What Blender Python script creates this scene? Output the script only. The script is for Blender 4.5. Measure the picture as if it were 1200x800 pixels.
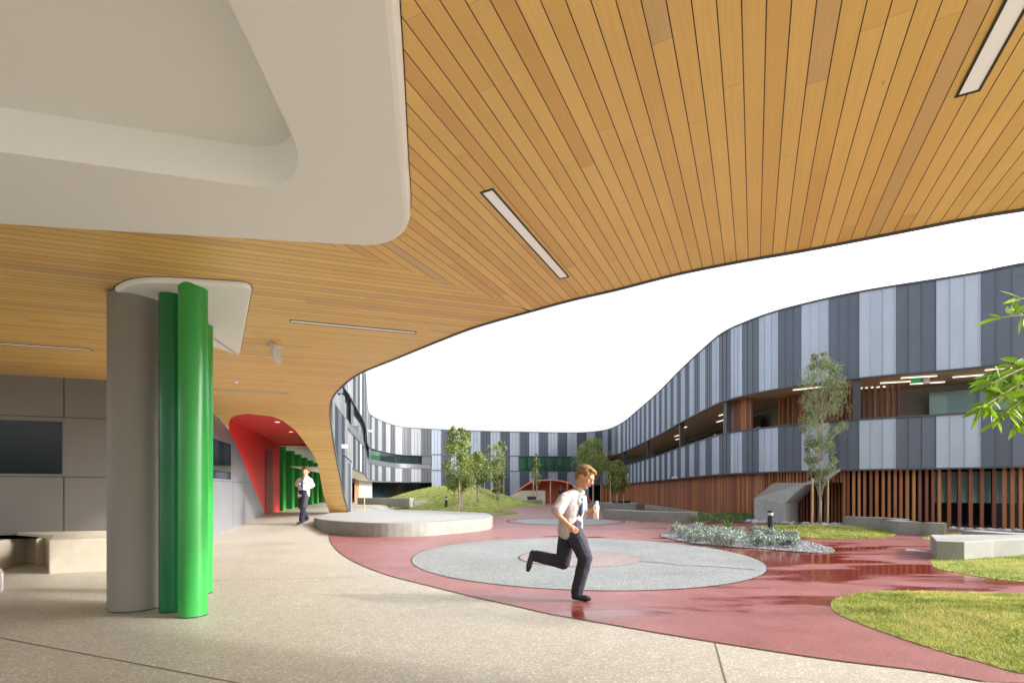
import bpy, bmesh, math, random
import numpy as np
from mathutils import Vector, Matrix, noise

random.seed(7); rng = np.random.default_rng(7)
S = bpy.context.scene
for o in list(bpy.data.objects): bpy.data.objects.remove(o)
COL = S.collection
R = math.radians

# ------------------------------------------------------------------ camera
F = 567.0; HZ = 575.0; CZ = 1.2          # focal length in px of a 1200 px wide frame, horizon row, eye height
cam_d = bpy.data.cameras.new('camera'); cam = bpy.data.objects.new('camera', cam_d); COL.objects.link(cam)
cam.location = (0, 0, CZ); cam.rotation_euler = (R(90), 0, 0)
cam_d.sensor_width = 36; cam_d.lens = F/1200*36; cam_d.shift_y = (HZ-400)/1200
cam_d.clip_start = .05; cam_d.clip_end = 2000
S.camera = cam

# ------------------------------------------------------------------ world, sun, exposure
SUN_EL, SUN_AZ = 27.0, 95.0              # degrees; azimuth clockwise from +Y
w = bpy.data.worlds.new('World'); S.world = w; w.use_nodes = True
nt = w.node_tree; nt.nodes.clear()
sky = nt.nodes.new('ShaderNodeTexSky'); sky.sky_type = 'NISHITA'; sky.sun_disc = False
sky.sun_elevation = R(SUN_EL); sky.sun_rotation = R(SUN_AZ)
sky.air_density = 1.0; sky.dust_density = 6.0; sky.ozone_density = 1.0
hsv = nt.nodes.new('ShaderNodeHueSaturation'); hsv.inputs['Saturation'].default_value = .22
hsv.inputs['Value'].default_value = 1.0
bg = nt.nodes.new('ShaderNodeBackground'); bg.inputs['Strength'].default_value = .15
wo = nt.nodes.new('ShaderNodeOutputWorld')
nt.links.new(sky.outputs[0], hsv.inputs['Color']); nt.links.new(hsv.outputs[0], bg.inputs['Color'])
nt.links.new(bg.outputs[0], wo.inputs['Surface'])
sl = bpy.data.lights.new('sun', 'SUN'); sl.energy = 1.0; sl.angle = R(3.0); sl.color = (1, .95, .89)
so = bpy.data.objects.new('sun', sl); COL.objects.link(so)
sd = Vector((math.sin(R(SUN_AZ))*math.cos(R(SUN_EL)), math.cos(R(SUN_AZ))*math.cos(R(SUN_EL)), math.sin(R(SUN_EL))))
so.rotation_euler = sd.to_track_quat('Z', 'Y').to_euler(); so.location = (20, 0, 20)
S.view_settings.view_transform = 'Standard'; S.view_settings.look = 'None'
S.view_settings.exposure = 1.76; S.view_settings.gamma = 1.0
S.render.engine = 'CYCLES'
S.cycles.max_bounces = 8; S.cycles.diffuse_bounces = 6; S.cycles.glossy_bounces = 3

# ------------------------------------------------------------------ materials
def mat(name, col, rough=.6, metal=0, spec=.5, noise_amt=0, noise_scale=5, bump=0, bump_scale=80, emit=None, detail=4):
    m = bpy.data.materials.new(name); m.use_nodes = True; n = m.node_tree; p = n.nodes['Principled BSDF']
    p.inputs['Base Color'].default_value = (*col, 1); p.inputs['Roughness'].default_value = rough
    p.inputs['Metallic'].default_value = metal; p.inputs['Specular IOR Level'].default_value = spec
    tc = n.nodes.new('ShaderNodeTexCoord')
    if noise_amt:
        t = n.nodes.new('ShaderNodeTexNoise'); t.inputs['Scale'].default_value = noise_scale; t.inputs['Detail'].default_value = detail
        n.links.new(tc.outputs['Object'], t.inputs['Vector'])
        mr = n.nodes.new('ShaderNodeMapRange'); mr.inputs[1].default_value = .3; mr.inputs[2].default_value = .7
        mr.inputs[3].default_value = 1-noise_amt; mr.inputs[4].default_value = 1+noise_amt
        n.links.new(t.outputs['Fac'], mr.inputs[0])
        h = n.nodes.new('ShaderNodeHueSaturation'); h.inputs['Color'].default_value = (*col, 1)
        n.links.new(mr.outputs[0], h.inputs['Value']); n.links.new(h.outputs[0], p.inputs['Base Color'])
    if bump:
        t2 = n.nodes.new('ShaderNodeTexNoise'); t2.inputs['Scale'].default_value = bump_scale; t2.inputs['Detail'].default_value = 3
        n.links.new(tc.outputs['Object'], t2.inputs['Vector'])
        b = n.nodes.new('ShaderNodeBump'); b.inputs['Strength'].default_value = bump; b.inputs['Distance'].default_value = .01
        n.links.new(t2.outputs['Fac'], b.inputs['Height']); n.links.new(b.outputs[0], p.inputs['Normal'])
    if emit:
        p.inputs['Emission Color'].default_value = (*emit[0], 1); p.inputs['Emission Strength'].default_value = emit[1]
    return m

class NT:                                  # tiny node helper
    def __init__(s, m): s.n = m.node_tree; s.p = s.n.nodes['Principled BSDF']
    def new(s, t, **k):
        q = s.n.nodes.new(t)
        for a, b in k.items(): setattr(q, a, b)
        return q
    def link(s, a, b): s.n.links.new(a, b)
    def math(s, op, a, b=None, c=None):
        q = s.new('ShaderNodeMath', operation=op)
        for i, v in enumerate((a, b, c)):
            if v is None: continue
            if isinstance(v, (int, float)): q.inputs[i].default_value = v
            else: s.link(v, q.inputs[i])
        return q.outputs[0]
    def mix(s, f, a, b):
        q = s.new('ShaderNodeMix', data_type='RGBA')
        for i, v in ((0, f), (6, a), (7, b)):
            if isinstance(v, tuple): q.inputs[i].default_value = (*v, 1)
            elif isinstance(v, (int, float)): q.inputs[i].default_value = v
            else: s.link(v, q.inputs[i])
        return q.outputs[2]
    def ramp(s, f, stops):
        q = s.new('ShaderNodeValToRGB'); e = q.color_ramp.elements
        while len(e) > 1: e.remove(e[-1])
        e[0].position = stops[0][0]; e[0].color = (*stops[0][1], 1)
        for ps, c in stops[1:]:
            x = e.new(ps); x.color = (*c, 1)
        s.link(f, q.inputs[0]); return q.outputs[0]

def board_material(name, bw, stops, seg=2.7, groove=.056, rough=.42, grain=.26, weather=True):
    m = bpy.data.materials.new(name); m.use_nodes = True; t = NT(m)
    uv = t.new('ShaderNodeUVMap'); sp = t.new('ShaderNodeSeparateXYZ'); t.link(uv.outputs[0], sp.inputs[0])
    u, v = sp.outputs[0], sp.outputs[1]
    vb = t.math('DIVIDE', v, bw); vi = t.math('FLOOR', vb); vf = t.math('FRACT', vb)
    wn = t.new('ShaderNodeTexWhiteNoise', noise_dimensions='1D'); t.link(vi, wn.inputs['W'])
    us = t.math('ADD', t.math('DIVIDE', u, seg), t.math('MULTIPLY', wn.outputs[0], 7.0)); ui = t.math('FLOOR', us); uf = t.math('FRACT', us)
    cb = t.new('ShaderNodeCombineXYZ'); t.link(vi, cb.inputs[0]); t.link(ui, cb.inputs[1])
    w2 = t.new('ShaderNodeTexWhiteNoise', noise_dimensions='3D'); t.link(cb.outputs[0], w2.inputs['Vector'])
    col = t.ramp(w2.outputs[0], stops)
    # grain: streaks along the board
    gv = t.new('ShaderNodeCombineXYZ'); t.link(t.math('MULTIPLY', u, 2.2), gv.inputs[0]); t.link(t.math('MULTIPLY', v, 130.0), gv.inputs[1])
    t.link(t.math('MULTIPLY', w2.outputs[0], 40.0), gv.inputs[2])
    gn = t.new('ShaderNodeTexNoise'); gn.inputs['Scale'].default_value = 1.0; gn.inputs['Detail'].default_value = 5; t.link(gv.outputs[0], gn.inputs['Vector'])
    hs = t.new('ShaderNodeHueSaturation'); t.link(col, hs.inputs['Color'])
    bl = t.new('ShaderNodeTexNoise'); bl.inputs['Scale'].default_value = 2.5; bl.inputs['Detail'].default_value = 3; t.link(uv.outputs[0], bl.inputs['Vector'])
    val = t.math('ADD', 1-grain*.5-.08, t.math('ADD', t.math('MULTIPLY', gn.outputs[0], grain), t.math('MULTIPLY', bl.outputs[0], .16)))
    t.link(val, hs.inputs['Value'])
    g1 = t.math('LESS_THAN', vf, groove)
    g2 = t.math('MULTIPLY', t.math('LESS_THAN', uf, .0008), .6)
    # knots
    vo = t.new('ShaderNodeTexVoronoi'); vo.inputs['Scale'].default_value = 1.0
    kv = t.new('ShaderNodeCombineXYZ'); t.link(t.math('MULTIPLY', u, 1.3), kv.inputs[0]); t.link(t.math('MULTIPLY', v, 4.3), kv.inputs[1]); t.link(kv.outputs[0], vo.inputs['Vector'])
    kn = t.math('MULTIPLY', t.math('LESS_THAN', vo.outputs['Distance'], .035), .35)
    c2 = t.mix(t.math('MAXIMUM', g2, kn), hs.outputs[0], (.25, .12, .04))
    c3 = t.mix(g1, c2, (.035, .016, .006))
    t.link(c3, t.p.inputs['Base Color']); t.p.inputs['Roughness'].default_value = rough
    bp = t.new('ShaderNodeBump'); bp.inputs['Strength'].default_value = .6; bp.inputs['Distance'].default_value = .006
    t.link(t.math('SUBTRACT', 1.0, g1), bp.inputs['Height']); t.link(bp.outputs[0], t.p.inputs['Normal'])
    return m

M = {}
HON = [(0, (.74, .465, .14)), (.28, (.81, .53, .175)), (.55, (.78, .50, .16)), (.8, (.74, .45, .14)), (.94, (.70, .40, .13)), (1, (.64, .43, .2))]
M['boards'] = board_material('oak_boards', .0917, HON)
M['boards_brown'] = board_material('brown_boards', .14, [(0, (.56, .38, .23)), (1, (.68, .48, .3))])
M['white'] = mat('white_plaster', (.82, .815, .78), .7, bump=.05, bump_scale=30)
M['white_edge'] = mat('white_trim', (.68, .70, .66), .5)
M['dark_gap'] = mat('shadow_gap', (.03, .03, .028), .8)
M['black'] = mat('black_metal', (.02, .021, .023), .4)
M['charcoal'] = mat('charcoal_metal', (.06, .065, .075), .45)
M['diffuser'] = mat('light_diffuser', (.74, .72, .68), .5, emit=((1, .96, .9), .06))
M['lit_diffuser'] = mat('lit_diffuser', (.8, .8, .76), .5, emit=((1, .9, .75), .45))
M['grey_paint'] = mat('grey_column_paint', (.23, .215, .19), .5, bump=.03)
M['green'] = mat('green_gloss_paint', (.03, .30, .055), .26, noise_amt=.05, noise_scale=2)
M['green_deep'] = mat('deep_green_gloss_paint', (.004, .16, .05), .22)
M['fin_green'] = mat('green_fin_paint', (.04, .34, .05), .35)
M['wall_panel'] = mat('grey_wall_panel', (.20, .185, .17), .38, metal=.3, noise_amt=.05, noise_scale=1.5)
M['wall_panel_pale'] = mat('silver_wall_panel', (.235, .245, .27), .3, metal=.3, noise_amt=.05, noise_scale=1.5)
M['red_paint'] = mat('red_reveal_paint', (.66, .035, .03), .5)
M['door_red'] = mat('dark_red_door_paint', (.22, .02, .025), .5)
M['orange'] = mat('orange_paint', (.62, .19, .09), .6)
M['glass'] = mat('dark_window_glass', (.012, .02, .022), .04, spec=.45)
M['glass_green'] = mat('green_window_glass', (.02, .07, .04), .05, spec=.8)
M['glass_reflect_tint'] = mat('reflection_tinted_glass', (.24, .42, .42), .08, spec=.8)  # bright teal reflections put into the base colour
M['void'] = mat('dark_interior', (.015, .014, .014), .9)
M['dark_room'] = mat('room_wall', (.11, .11, .115), .9)
M['wood_post'] = mat('stake_wood', (.52, .36, .2), .7, noise_amt=.15, noise_scale=8)
M['trunk'] = mat('pale_bark', (.42, .38, .31), .85, noise_amt=.3, noise_scale=12, bump=.4, bump_scale=30)
M['rubber'] = mat('black_rubber', (.02, .02, .02), .7)
M['skin'] = mat('skin', (.55, .29, .18), .5)
M['shirt'] = mat('pale_shirt_cloth', (.42, .385, .385), .85, noise_amt=.05, noise_scale=14, bump=.5, bump_scale=18)
M['trouser'] = mat('navy_trouser_cloth', (.018, .02, .035), .8, bump=.5, bump_scale=16)
M['shoe'] = mat('black_leather', (.012, .012, .013), .35)
M['hair_fair'] = mat('fair_hair', (.22, .115, .045), .8, noise_amt=.4, noise_scale=40, bump=.8, bump_scale=60)
M['hair_dark'] = mat('brown_hair', (.06, .03, .018), .6, noise_amt=.4, noise_scale=40, bump=.8, bump_scale=60)
M['eye'] = mat('eye_white', (.8, .8, .78), .2); M['iris'] = mat('eye_iris', (.03, .025, .02), .2); M['lip'] = mat('lip', (.45, .16, .12), .5)
M['tie'] = mat('blue_striped_tie', (.03, .09, .22), .6)
M['paper'] = mat('white_paper', (.8, .8, .8), .7)
M['plastic_white'] = mat('white_plastic', (.7, .7, .68), .4)
M['sign_green'] = mat('green_exit_sign', (.02, .35, .12), .5, emit=((.02, .5, .15), .08))
M['poster'] = mat('pale_poster', (.6, .6, .58), .8)
M['rock'] = mat('pale_rock', (.38, .38, .4), .85, noise_amt=.3, noise_scale=6, bump=.5, bump_scale=20)

def clad(name, col, rough=.45):
    m = bpy.data.materials.new(name); m.use_nodes = True; t = NT(m)
    uv = t.new('ShaderNodeUVMap'); sp = t.new('ShaderNodeSeparateXYZ'); t.link(uv.outputs[0], sp.inputs[0])
    wn = t.new('ShaderNodeTexWhiteNoise', noise_dimensions='1D'); t.link(t.math('FLOOR', sp.outputs[0]), wn.inputs['W'])
    no = t.new('ShaderNodeTexNoise'); no.inputs['Scale'].default_value = 1.0; no.inputs['Detail'].default_value = 3
    cb = t.new('ShaderNodeCombineXYZ'); t.link(sp.outputs[0], cb.inputs[0]); t.link(t.math('MULTIPLY', sp.outputs[1], .9), cb.inputs[1]); t.link(cb.outputs[0], no.inputs['Vector'])
    hs = t.new('ShaderNodeHueSaturation'); hs.inputs['Color'].default_value = (*col, 1)
    t.link(t.math('ADD', t.math('MULTIPLY', wn.outputs[0], .14), t.math('ADD', .83, t.math('MULTIPLY', no.outputs[0], .2))), hs.inputs['Value'])
    t.link(hs.outputs[0], t.p.inputs['Base Color'])
    t.p.inputs['Metallic'].default_value = .15; t.p.inputs['Roughness'].default_value = rough; t.p.inputs['Specular IOR Level'].default_value = .35
    n2 = t.new('ShaderNodeTexNoise'); n2.inputs['Scale'].default_value = 1.6; n2.inputs['Detail'].default_value = 2; t.link(cb.outputs[0], n2.inputs['Vector'])
    bp = t.new('ShaderNodeBump'); bp.inputs['Strength'].default_value = .35; bp.inputs['Distance'].default_value = .03
    t.link(n2.outputs[0], bp.inputs['Height']); t.link(bp.outputs[0], t.p.inputs['Normal'])
    return m
M['zinc_light'] = clad('light_zinc', (.43, .50, .60)); M['zinc_dark'] = clad('dark_zinc', (.125, .148, .19)); M['zinc_mid'] = clad('mid_zinc', (.06, .066, .078))
M['zinc_dark_dimmed'] = clad('dimmed_dark_zinc', (.05, .06, .082))  # dark zinc darkened further in colour to offset bright light on the far wall
M['zinc_light_dimmed'] = clad('dimmed_light_zinc', (.235, .27, .33))  # light zinc toned down in colour to offset bright light, far wall and pier
M['zinc_silver'] = clad('silver_zinc', (.22, .23, .245))

def slat_mat():
    m = bpy.data.materials.new('hardwood_slats'); m.use_nodes = True; t = NT(m)
    uv = t.new('ShaderNodeUVMap'); sp = t.new('ShaderNodeSeparateXYZ'); t.link(uv.outputs[0], sp.inputs[0])
    wn = t.new('ShaderNodeTexWhiteNoise', noise_dimensions='1D'); t.link(t.math('FLOOR', sp.outputs[0]), wn.inputs['W'])
    c = t.ramp(wn.outputs[0], [(0, (.17, .05, .028)), (.3, (.27, .085, .035)), (.55, (.40, .15, .05)), (.8, (.21, .065, .045)), (1, (.5, .23, .08))])
    no = t.new('ShaderNodeTexNoise'); no.inputs['Scale'].default_value = 1.0; no.inputs['Detail'].default_value = 4
    cb = t.new('ShaderNodeCombineXYZ'); t.link(t.math('MULTIPLY', sp.outputs[0], 9.0), cb.inputs[0]); t.link(t.math('MULTIPLY', sp.outputs[1], 2.0), cb.inputs[1]); t.link(cb.outputs[0], no.inputs['Vector'])
    hs = t.new('ShaderNodeHueSaturation'); t.link(c, hs.inputs['Color']); t.link(t.math('ADD', .7, t.math('MULTIPLY', no.outputs[0], .6)), hs.inputs['Value'])
    t.link(hs.outputs[0], t.p.inputs['Base Color']); t.p.inputs['Roughness'].default_value = .55
    return m
M['slats'] = slat_mat()

def concrete(name, c1, c2, speck, scale=1.0, rough=.6, bump=.25, aggregate=True):
    m = bpy.data.materials.new(name); m.use_nodes = True; t = NT(m)
    tc = t.new('ShaderNodeTexCoord')
    n1 = t.new('ShaderNodeTexNoise'); n1.inputs['Scale'].default_value = .7*scale; n1.inputs['Detail'].default_value = 5; t.link(tc.outputs['Object'], n1.inputs['Vector'])
    base = t.ramp(n1.outputs[0], [(.3, c1), (.7, c2)])
    n3 = t.new('ShaderNodeTexNoise'); n3.inputs['Scale'].default_value = 6*scale; n3.inputs['Detail'].default_value = 6; t.link(tc.outputs['Object'], n3.inputs['Vector'])
    hs = t.new('ShaderNodeHueSaturation'); t.link(base, hs.inputs['Color']); t.link(t.math('ADD', .82, t.math('MULTIPLY', n3.outputs[0], .36)), hs.inputs['Value'])
    out = hs.outputs[0]
    if aggregate:
        vo = t.new('ShaderNodeTexVoronoi'); vo.inputs['Scale'].default_value = 95; t.link(tc.outputs['Object'], vo.inputs['Vector'])
        sx = t.new('ShaderNodeSeparateColor'); t.link(vo.outputs['Color'], sx.inputs[0])
        out = t.mix(t.math('MULTIPLY', t.math('GREATER_THAN', sx.outputs[0], .72), .55), out, speck)
        out = t.mix(t.math('MULTIPLY', t.math('LESS_THAN', sx.outputs[0], .14), .35), out, (.8, .76, .68))
    t.link(out, t.p.inputs['Base Color']); t.p.inputs['Roughness'].default_value = rough
    t.link(t.math('ADD', rough-.12, t.math('MULTIPLY', n1.outputs[0], .24)), t.p.inputs['Roughness'])
    nb = t.new('ShaderNodeTexNoise'); nb.inputs['Scale'].default_value = 60; nb.inputs['Detail'].default_value = 2; t.link(tc.outputs['Object'], nb.inputs['Vector'])
    bp = t.new('ShaderNodeBump'); bp.inputs['Strength'].default_value = bump; bp.inputs['Distance'].default_value = .004
    t.link(nb.outputs[0], bp.inputs['Height']); t.link(bp.outputs[0], t.p.inputs['Normal'])
    return m
M['paving'] = concrete('beige_aggregate_concrete', (.315, .29, .238), (.39, .36, .30), (.26, .235, .19), rough=.5)
M['conc'] = concrete('grey_cast_concrete', (.20, .198, .178), (.31, .305, .275), (.1, .1, .1), rough=.75, aggregate=False)
M['conc_brightened'] = concrete('brightened_grey_concrete', (.36, .36, .35), (.46, .46, .45), (.1, .1, .1), rough=.75, aggregate=False)  # grey concrete lightened in colour to make up for shade on the hood
M['conc_pale'] = concrete('cream_cast_concrete', (.50, .45, .36), (.62, .57, .47), (.3, .26, .2), rough=.7, aggregate=False)
M['plat_top'] = concrete('platform_grey_concrete', (.27, .275, .27), (.35, .355, .35), (.2, .2, .2), rough=.55)
M['circle_grey'] = concrete('pale_grey_rubber', (.15, .163, .163), (.235, .25, .25), (.07, .075, .075), rough=.5)

def red_rubber():
    m = bpy.data.materials.new('red_rubber_surface'); m.use_nodes = True; t = NT(m)
    tc = t.new('ShaderNodeTexCoord'); sp = t.new('ShaderNodeSeparateXYZ'); t.link(tc.outputs['Object'], sp.inputs[0])
    cb = t.new('ShaderNodeCombineXYZ'); t.link(t.math('MULTIPLY', sp.outputs[0], .5), cb.inputs[0]); t.link(t.math('MULTIPLY', sp.outputs[1], 1.7), cb.inputs[1])
    n1 = t.new('ShaderNodeTexNoise'); n1.inputs['Scale'].default_value = 1.0; n1.inputs['Detail'].default_value = 5; n1.inputs['Distortion'].default_value = .4; t.link(cb.outputs[0], n1.inputs['Vector'])
    # puddled area around (7.5, 10.5)
    dx = t.math('DIVIDE', t.math('SUBTRACT', sp.outputs[0], 5.2), 4.6); dy = t.math('DIVIDE', t.math('SUBTRACT', sp.outputs[1], 8.4), 4.6)
    rr = t.math('SQRT', t.math('ADD', t.math('MULTIPLY', dx, dx), t.math('MULTIPLY', dy, dy)))
    bias = t.math('MULTIPLY', t.math('SUBTRACT', 1.0, rr), .17)
    mr = t.new('ShaderNodeMapRange'); mr.inputs[1].default_value = .53; mr.inputs[2].default_value = .62; t.link(t.math('ADD', n1.outputs[0], t.math('MAXIMUM', bias, -.12)), mr.inputs[0])
    wet = mr.outputs[0]
    vo = t.new('ShaderNodeTexVoronoi'); vo.inputs['Scale'].default_value = 140; t.link(tc.outputs['Object'], vo.inputs['Vector'])
    sx = t.new('ShaderNodeSeparateColor'); t.link(vo.outputs['Color'], sx.inputs[0])
    n2 = t.new('ShaderNodeTexNoise'); n2.inputs['Scale'].default_value = 2.2; n2.inputs['Detail'].default_value = 6; t.link(tc.outputs['Object'], n2.inputs['Vector'])
    dry = t.ramp(n2.outputs[0], [(.3, (.20, .050, .046)), (.7, (.28, .098, .092))])
    dry = t.mix(t.math('MULTIPLY', t.math('GREATER_THAN', sx.outputs[0], .8), .5), dry, (.08, .03, .03))
    dry = t.mix(t.math('MULTIPLY', t.math('LESS_THAN', sx.outputs[0], .12), .35), dry, (.5, .3, .27))
    t.link(t.mix(wet, dry, (.15, .022, .014)), t.p.inputs['Base Color'])
    t.link(t.math('SUBTRACT', .38, t.math('MULTIPLY', wet, .27)), t.p.inputs['Roughness'])
    t.p.inputs['Specular IOR Level'].default_value = .8
    nb = t.new('ShaderNodeTexNoise'); nb.inputs['Scale'].default_value = 80; t.link(tc.outputs['Object'], nb.inputs['Vector'])
    bp = t.new('ShaderNodeBump'); bp.inputs['Distance'].default_value = .004
    t.link(t.math('SUBTRACT', .25, t.math('MULTIPLY', wet, .23)), bp.inputs['Strength']); t.link(nb.outputs[0], bp.inputs['Height']); t.link(bp.outputs[0], t.p.inputs['Normal'])
    return m
M['red_rubber'] = red_rubber()
M['dusty_pink'] = concrete('dusty_pink_rubber', (.20, .145, .14), (.27, .205, .2), (.11, .09, .09), rough=.45)
M['joint'] = mat('paving_joint', (.13, .10, .075), .9)
M['crease'] = mat('red_joint', (.05, .02, .018), .9)
M['lawn'] = mat('lawn_soil_and_turf', (.2, .23, .05), .95, noise_amt=.35, noise_scale=3, bump=.8, bump_scale=30)
M['gravel'] = mat('dark_gravel', (.12, .12, .125), .9, noise_amt=.5, noise_scale=60, bump=1, bump_scale=60)

def leafmat(name, stops, trans=.25, rough=.5):
    m = bpy.data.materials.new(name); m.use_nodes = True; t = NT(m)
    uv = t.new('ShaderNodeUVMap'); sp = t.new('ShaderNodeSeparateXYZ'); t.link(uv.outputs[0], sp.inputs[0])
    t.link(t.ramp(sp.outputs[0], stops), t.p.inputs['Base Color']); t.p.inputs['Roughness'].default_value = rough
    tr = t.new('ShaderNodeBsdfTranslucent'); t.link(t.ramp(sp.outputs[0], stops), tr.inputs['Color'])
    mx = t.new('ShaderNodeMixShader'); mx.inputs[0].default_value = trans
    out = [q for q in t.n.nodes if q.type == 'OUTPUT_MATERIAL'][0]
    t.link(t.p.outputs[0], mx.inputs[1]); t.link(tr.outputs[0], mx.inputs[2]); t.link(mx.outputs[0], out.inputs[0])
    return m
M['leaf_gum'] = leafmat('gum_leaves', [(0, (.18, .23, .10)), (.5, (.31, .39, .18)), (.85, (.48, .54, .29)), (1, (.62, .6, .3))], .35)
M['leaf_far'] = leafmat('young_tree_leaves', [(0, (.11, .17, .03)), (.5, (.24, .31, .07)), (1, (.45, .46, .16))], .3)
M['leaf_bright'] = leafmat('bright_willow_leaves', [(0, (.11, .24, .01)), (.5, (.23, .42, .02)), (1, (.42, .58, .06))], .45)
M['leaf_silver'] = leafmat('silver_leaves', [(0, (.17, .22, .18)), (.5, (.29, .35, .29)), (1, (.46, .52, .46))], .15)
M['leaf_dark'] = leafmat('hedge_leaves', [(0, (.06, .12, .03)), (1, (.2, .29, .08))], .2)
M['grass'] = leafmat('grass_blades', [(0, (.13, .17, .02)), (.4, (.30, .36, .05)), (.75, (.50, .49, .12)), (1, (.62, .50, .24))], .3, .6)

# ------------------------------------------------------------------ object helpers
def props(o, label=None, cat=None, group=None, kind=None):
    if label: o['label'] = label
    if cat: o['category'] = cat
    if group: o['group'] = group
    if kind: o['kind'] = kind
    return o
def empty(name, loc, label, cat, group=None, rz=0):
    o = bpy.data.objects.new(name, None); COL.objects.link(o); o.location = loc; o.rotation_euler = (0, 0, rz); o.empty_display_size = .2
    return props(o, label, cat, group)
class MB:
    def __init__(s): s.v = []; s.f = []; s.m = []; s.uv = []; s.hasuv = False
    def add(s, vs, fs, mi=0, uvs=None):
        b = len(s.v); s.v += [tuple(x) for x in vs]
        for k, f in enumerate(fs):
            s.f.append(tuple(b+i for i in f)); s.m.append(mi)
            s.uv.append(uvs[k] if uvs else None)
        if uvs: s.hasuv = True
        return s
    def quad(s, a, b, c, d, mi=0, uv=None): return s.add([a, b, c, d], [(0, 1, 2, 3)], mi, [uv] if uv else None)
    def box(s, x0, x1, y0, y1, z0, z1, mi=0, rot=0, c=(0, 0, 0), uvx=None):
        vs = [(x, y, z) for x in (x0, x1) for y in (y0, y1) for z in (z0, z1)]
        cs, sn = math.cos(rot), math.sin(rot)
        vs = [(c[0]+x*cs-y*sn, c[1]+x*sn+y*cs, c[2]+z) for x, y, z in vs]
        fs = [(0, 1, 3, 2), (4, 6, 7, 5), (0, 4, 5, 1), (2, 3, 7, 6), (0, 2, 6, 4), (1, 5, 7, 3)]
        uv = None
        if uvx is not None: uv = [[(uvx, vs[i][2]) for i in f] for f in fs]
        return s.add(vs, fs, mi, uv)
    def prism(s, pts, z0, z1, mi=0, cap=True):           # pts counter-clockwise in plan
        n = len(pts); z0f = z0 if callable(z0) else (lambda x, y: z0); z1f = z1 if callable(z1) else (lambda x, y: z1)
        vs = [(x, y, z0f(x, y)) for x, y in pts]+[(x, y, z1f(x, y)) for x, y in pts]
        fs = [(i, (i+1) % n, n+(i+1) % n, n+i) for i in range(n)]
        if cap: fs += [tuple(range(n, 2*n)), tuple(reversed(range(n)))]
        return s.add(vs, fs, mi)
    def tube(s, pts, rad, n=8, mi=0, cap=True, uvx=None):
        pts = [Vector(p) for p in pts]; rings = []
        if not hasattr(rad, '__len__'): rad = [rad]*len(pts)
        vs = []; fs = []
        for i, p in enumerate(pts):
            d = (pts[min(i+1, len(pts)-1)]-pts[max(i-1, 0)]).normalized()
            a = d.orthogonal().normalized() if abs(d.z) < .9 else Vector((1, 0, 0)); a = (a-d*a.dot(d)).normalized(); b = d.cross(a)
            for k in range(n):
                t = 2*math.pi*k/n; vs.append(p+(a*math.cos(t)+b*math.sin(t))*rad[i])
        for i in range(len(pts)-1):
            for k in range(n):
                fs.append((i*n+k, i*n+(k+1) % n, (i+1)*n+(k+1) % n, (i+1)*n+k))
        if cap: fs += [tuple(reversed(range(n))), tuple(range((len(pts)-1)*n, len(pts)*n))]
        return s.add(vs, fs, mi)
    def build(s, name, mats, parent=None, smooth=False, bevel=0, tri=False, loc=None):
        me = bpy.data.meshes.new(name); v = s.v
        o = bpy.data.objects.new(name, me); COL.objects.link(o)
        if not isinstance(mats, (list, tuple)): mats = [mats]
        if parent is not None:
            o.parent = parent
            if s.__dict__.get('world', True):
                mi = Matrix.LocRotScale(parent.location, parent.rotation_euler, None).inverted()
                v = [tuple(mi @ Vector(x)) for x in v]
        elif loc is not None:
            v = [(x-loc[0], y-loc[1], z-loc[2]) for x, y, z in v]; o.location = loc
        me.from_pydata(v, [], s.f)
        for m in mats: me.materials.append(m)
        me.polygons.foreach_set('material_index', s.m)
        if s.hasuv:
            l = me.uv_layers.new(name='UVMap'); dat = []
            for f, u in zip(s.f, s.uv):
                dat += list(u) if u else [(0, 0)]*len(f)
            l.data.foreach_set('uv', [c for p in dat for c in p])
        if smooth: me.polygons.foreach_set('use_smooth', [True]*len(me.polygons))
        if bevel:
            b = o.modifiers.new('bevel', 'BEVEL'); b.width = bevel; b.segments = 2; b.limit_method = 'ANGLE'; b.angle_limit = R(40)
        me.update(); return o

def sm(t): t = min(max(t, 0), 1); return t*t*(3-2*t)
def gz(x, y):                                             # paved ground rises gently along the left wall
    t = (y-11.2)*.0467; t = .33 if t > .33 else (t if t > .03 else (0 if t < -.03 else (t+.03)**2/.12))
    return t*sm((-4.95-.13*(y-12)-x)/.8)
def G(px, py, z=0.0):                                     # plan point of the level z that lies on a line of sight
    D = (CZ-z)*F/(py-HZ); return ((px-600)/F*D, D)
def C(px, py, z=3.2): return G(px, py, z)
def P(px, py, D): return Vector(((px-600)/F*D, D, CZ+(HZ-py)/F*D))
def rowz(py, D): return CZ+(HZ-py)/F*D

def spline(pts, n=8, closed=False):
    out = []; N = len(pts); pts = [np.array(p, float) for p in pts]
    rngi = range(N if closed else N-1)
    for i in rngi:
        p1, p2 = pts[i], pts[(i+1) % N]
        p0 = pts[(i-1) % N] if (closed or i > 0) else 2*p1-p2
        p3 = pts[(i+2) % N] if (closed or i+2 < N) else 2*p2-p1
        # centripetal-ish: scale tangents by chord length
        d = np.linalg.norm(p2-p1)+1e-9
        m1 = (p2-p0)/(np.linalg.norm(p2-p1)+np.linalg.norm(p1-p0)+1e-9)*d; m2 = (p3-p1)/(np.linalg.norm(p3-p2)+np.linalg.norm(p2-p1)+1e-9)*d
        for k in range(n):
            t = k/n; out.append((2*t**3-3*t*t+1)*p1+(t**3-2*t*t+t)*m1+(-2*t**3+3*t*t)*p2+(t**3-t*t)*m2)
    if not closed: out.append(pts[-1])
    return [tuple(map(float, p)) for p in out]
def area(p): return sum(p[i-1][0]*p[i][1]-p[i][0]*p[i-1][1] for i in range(len(p)))/2
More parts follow.
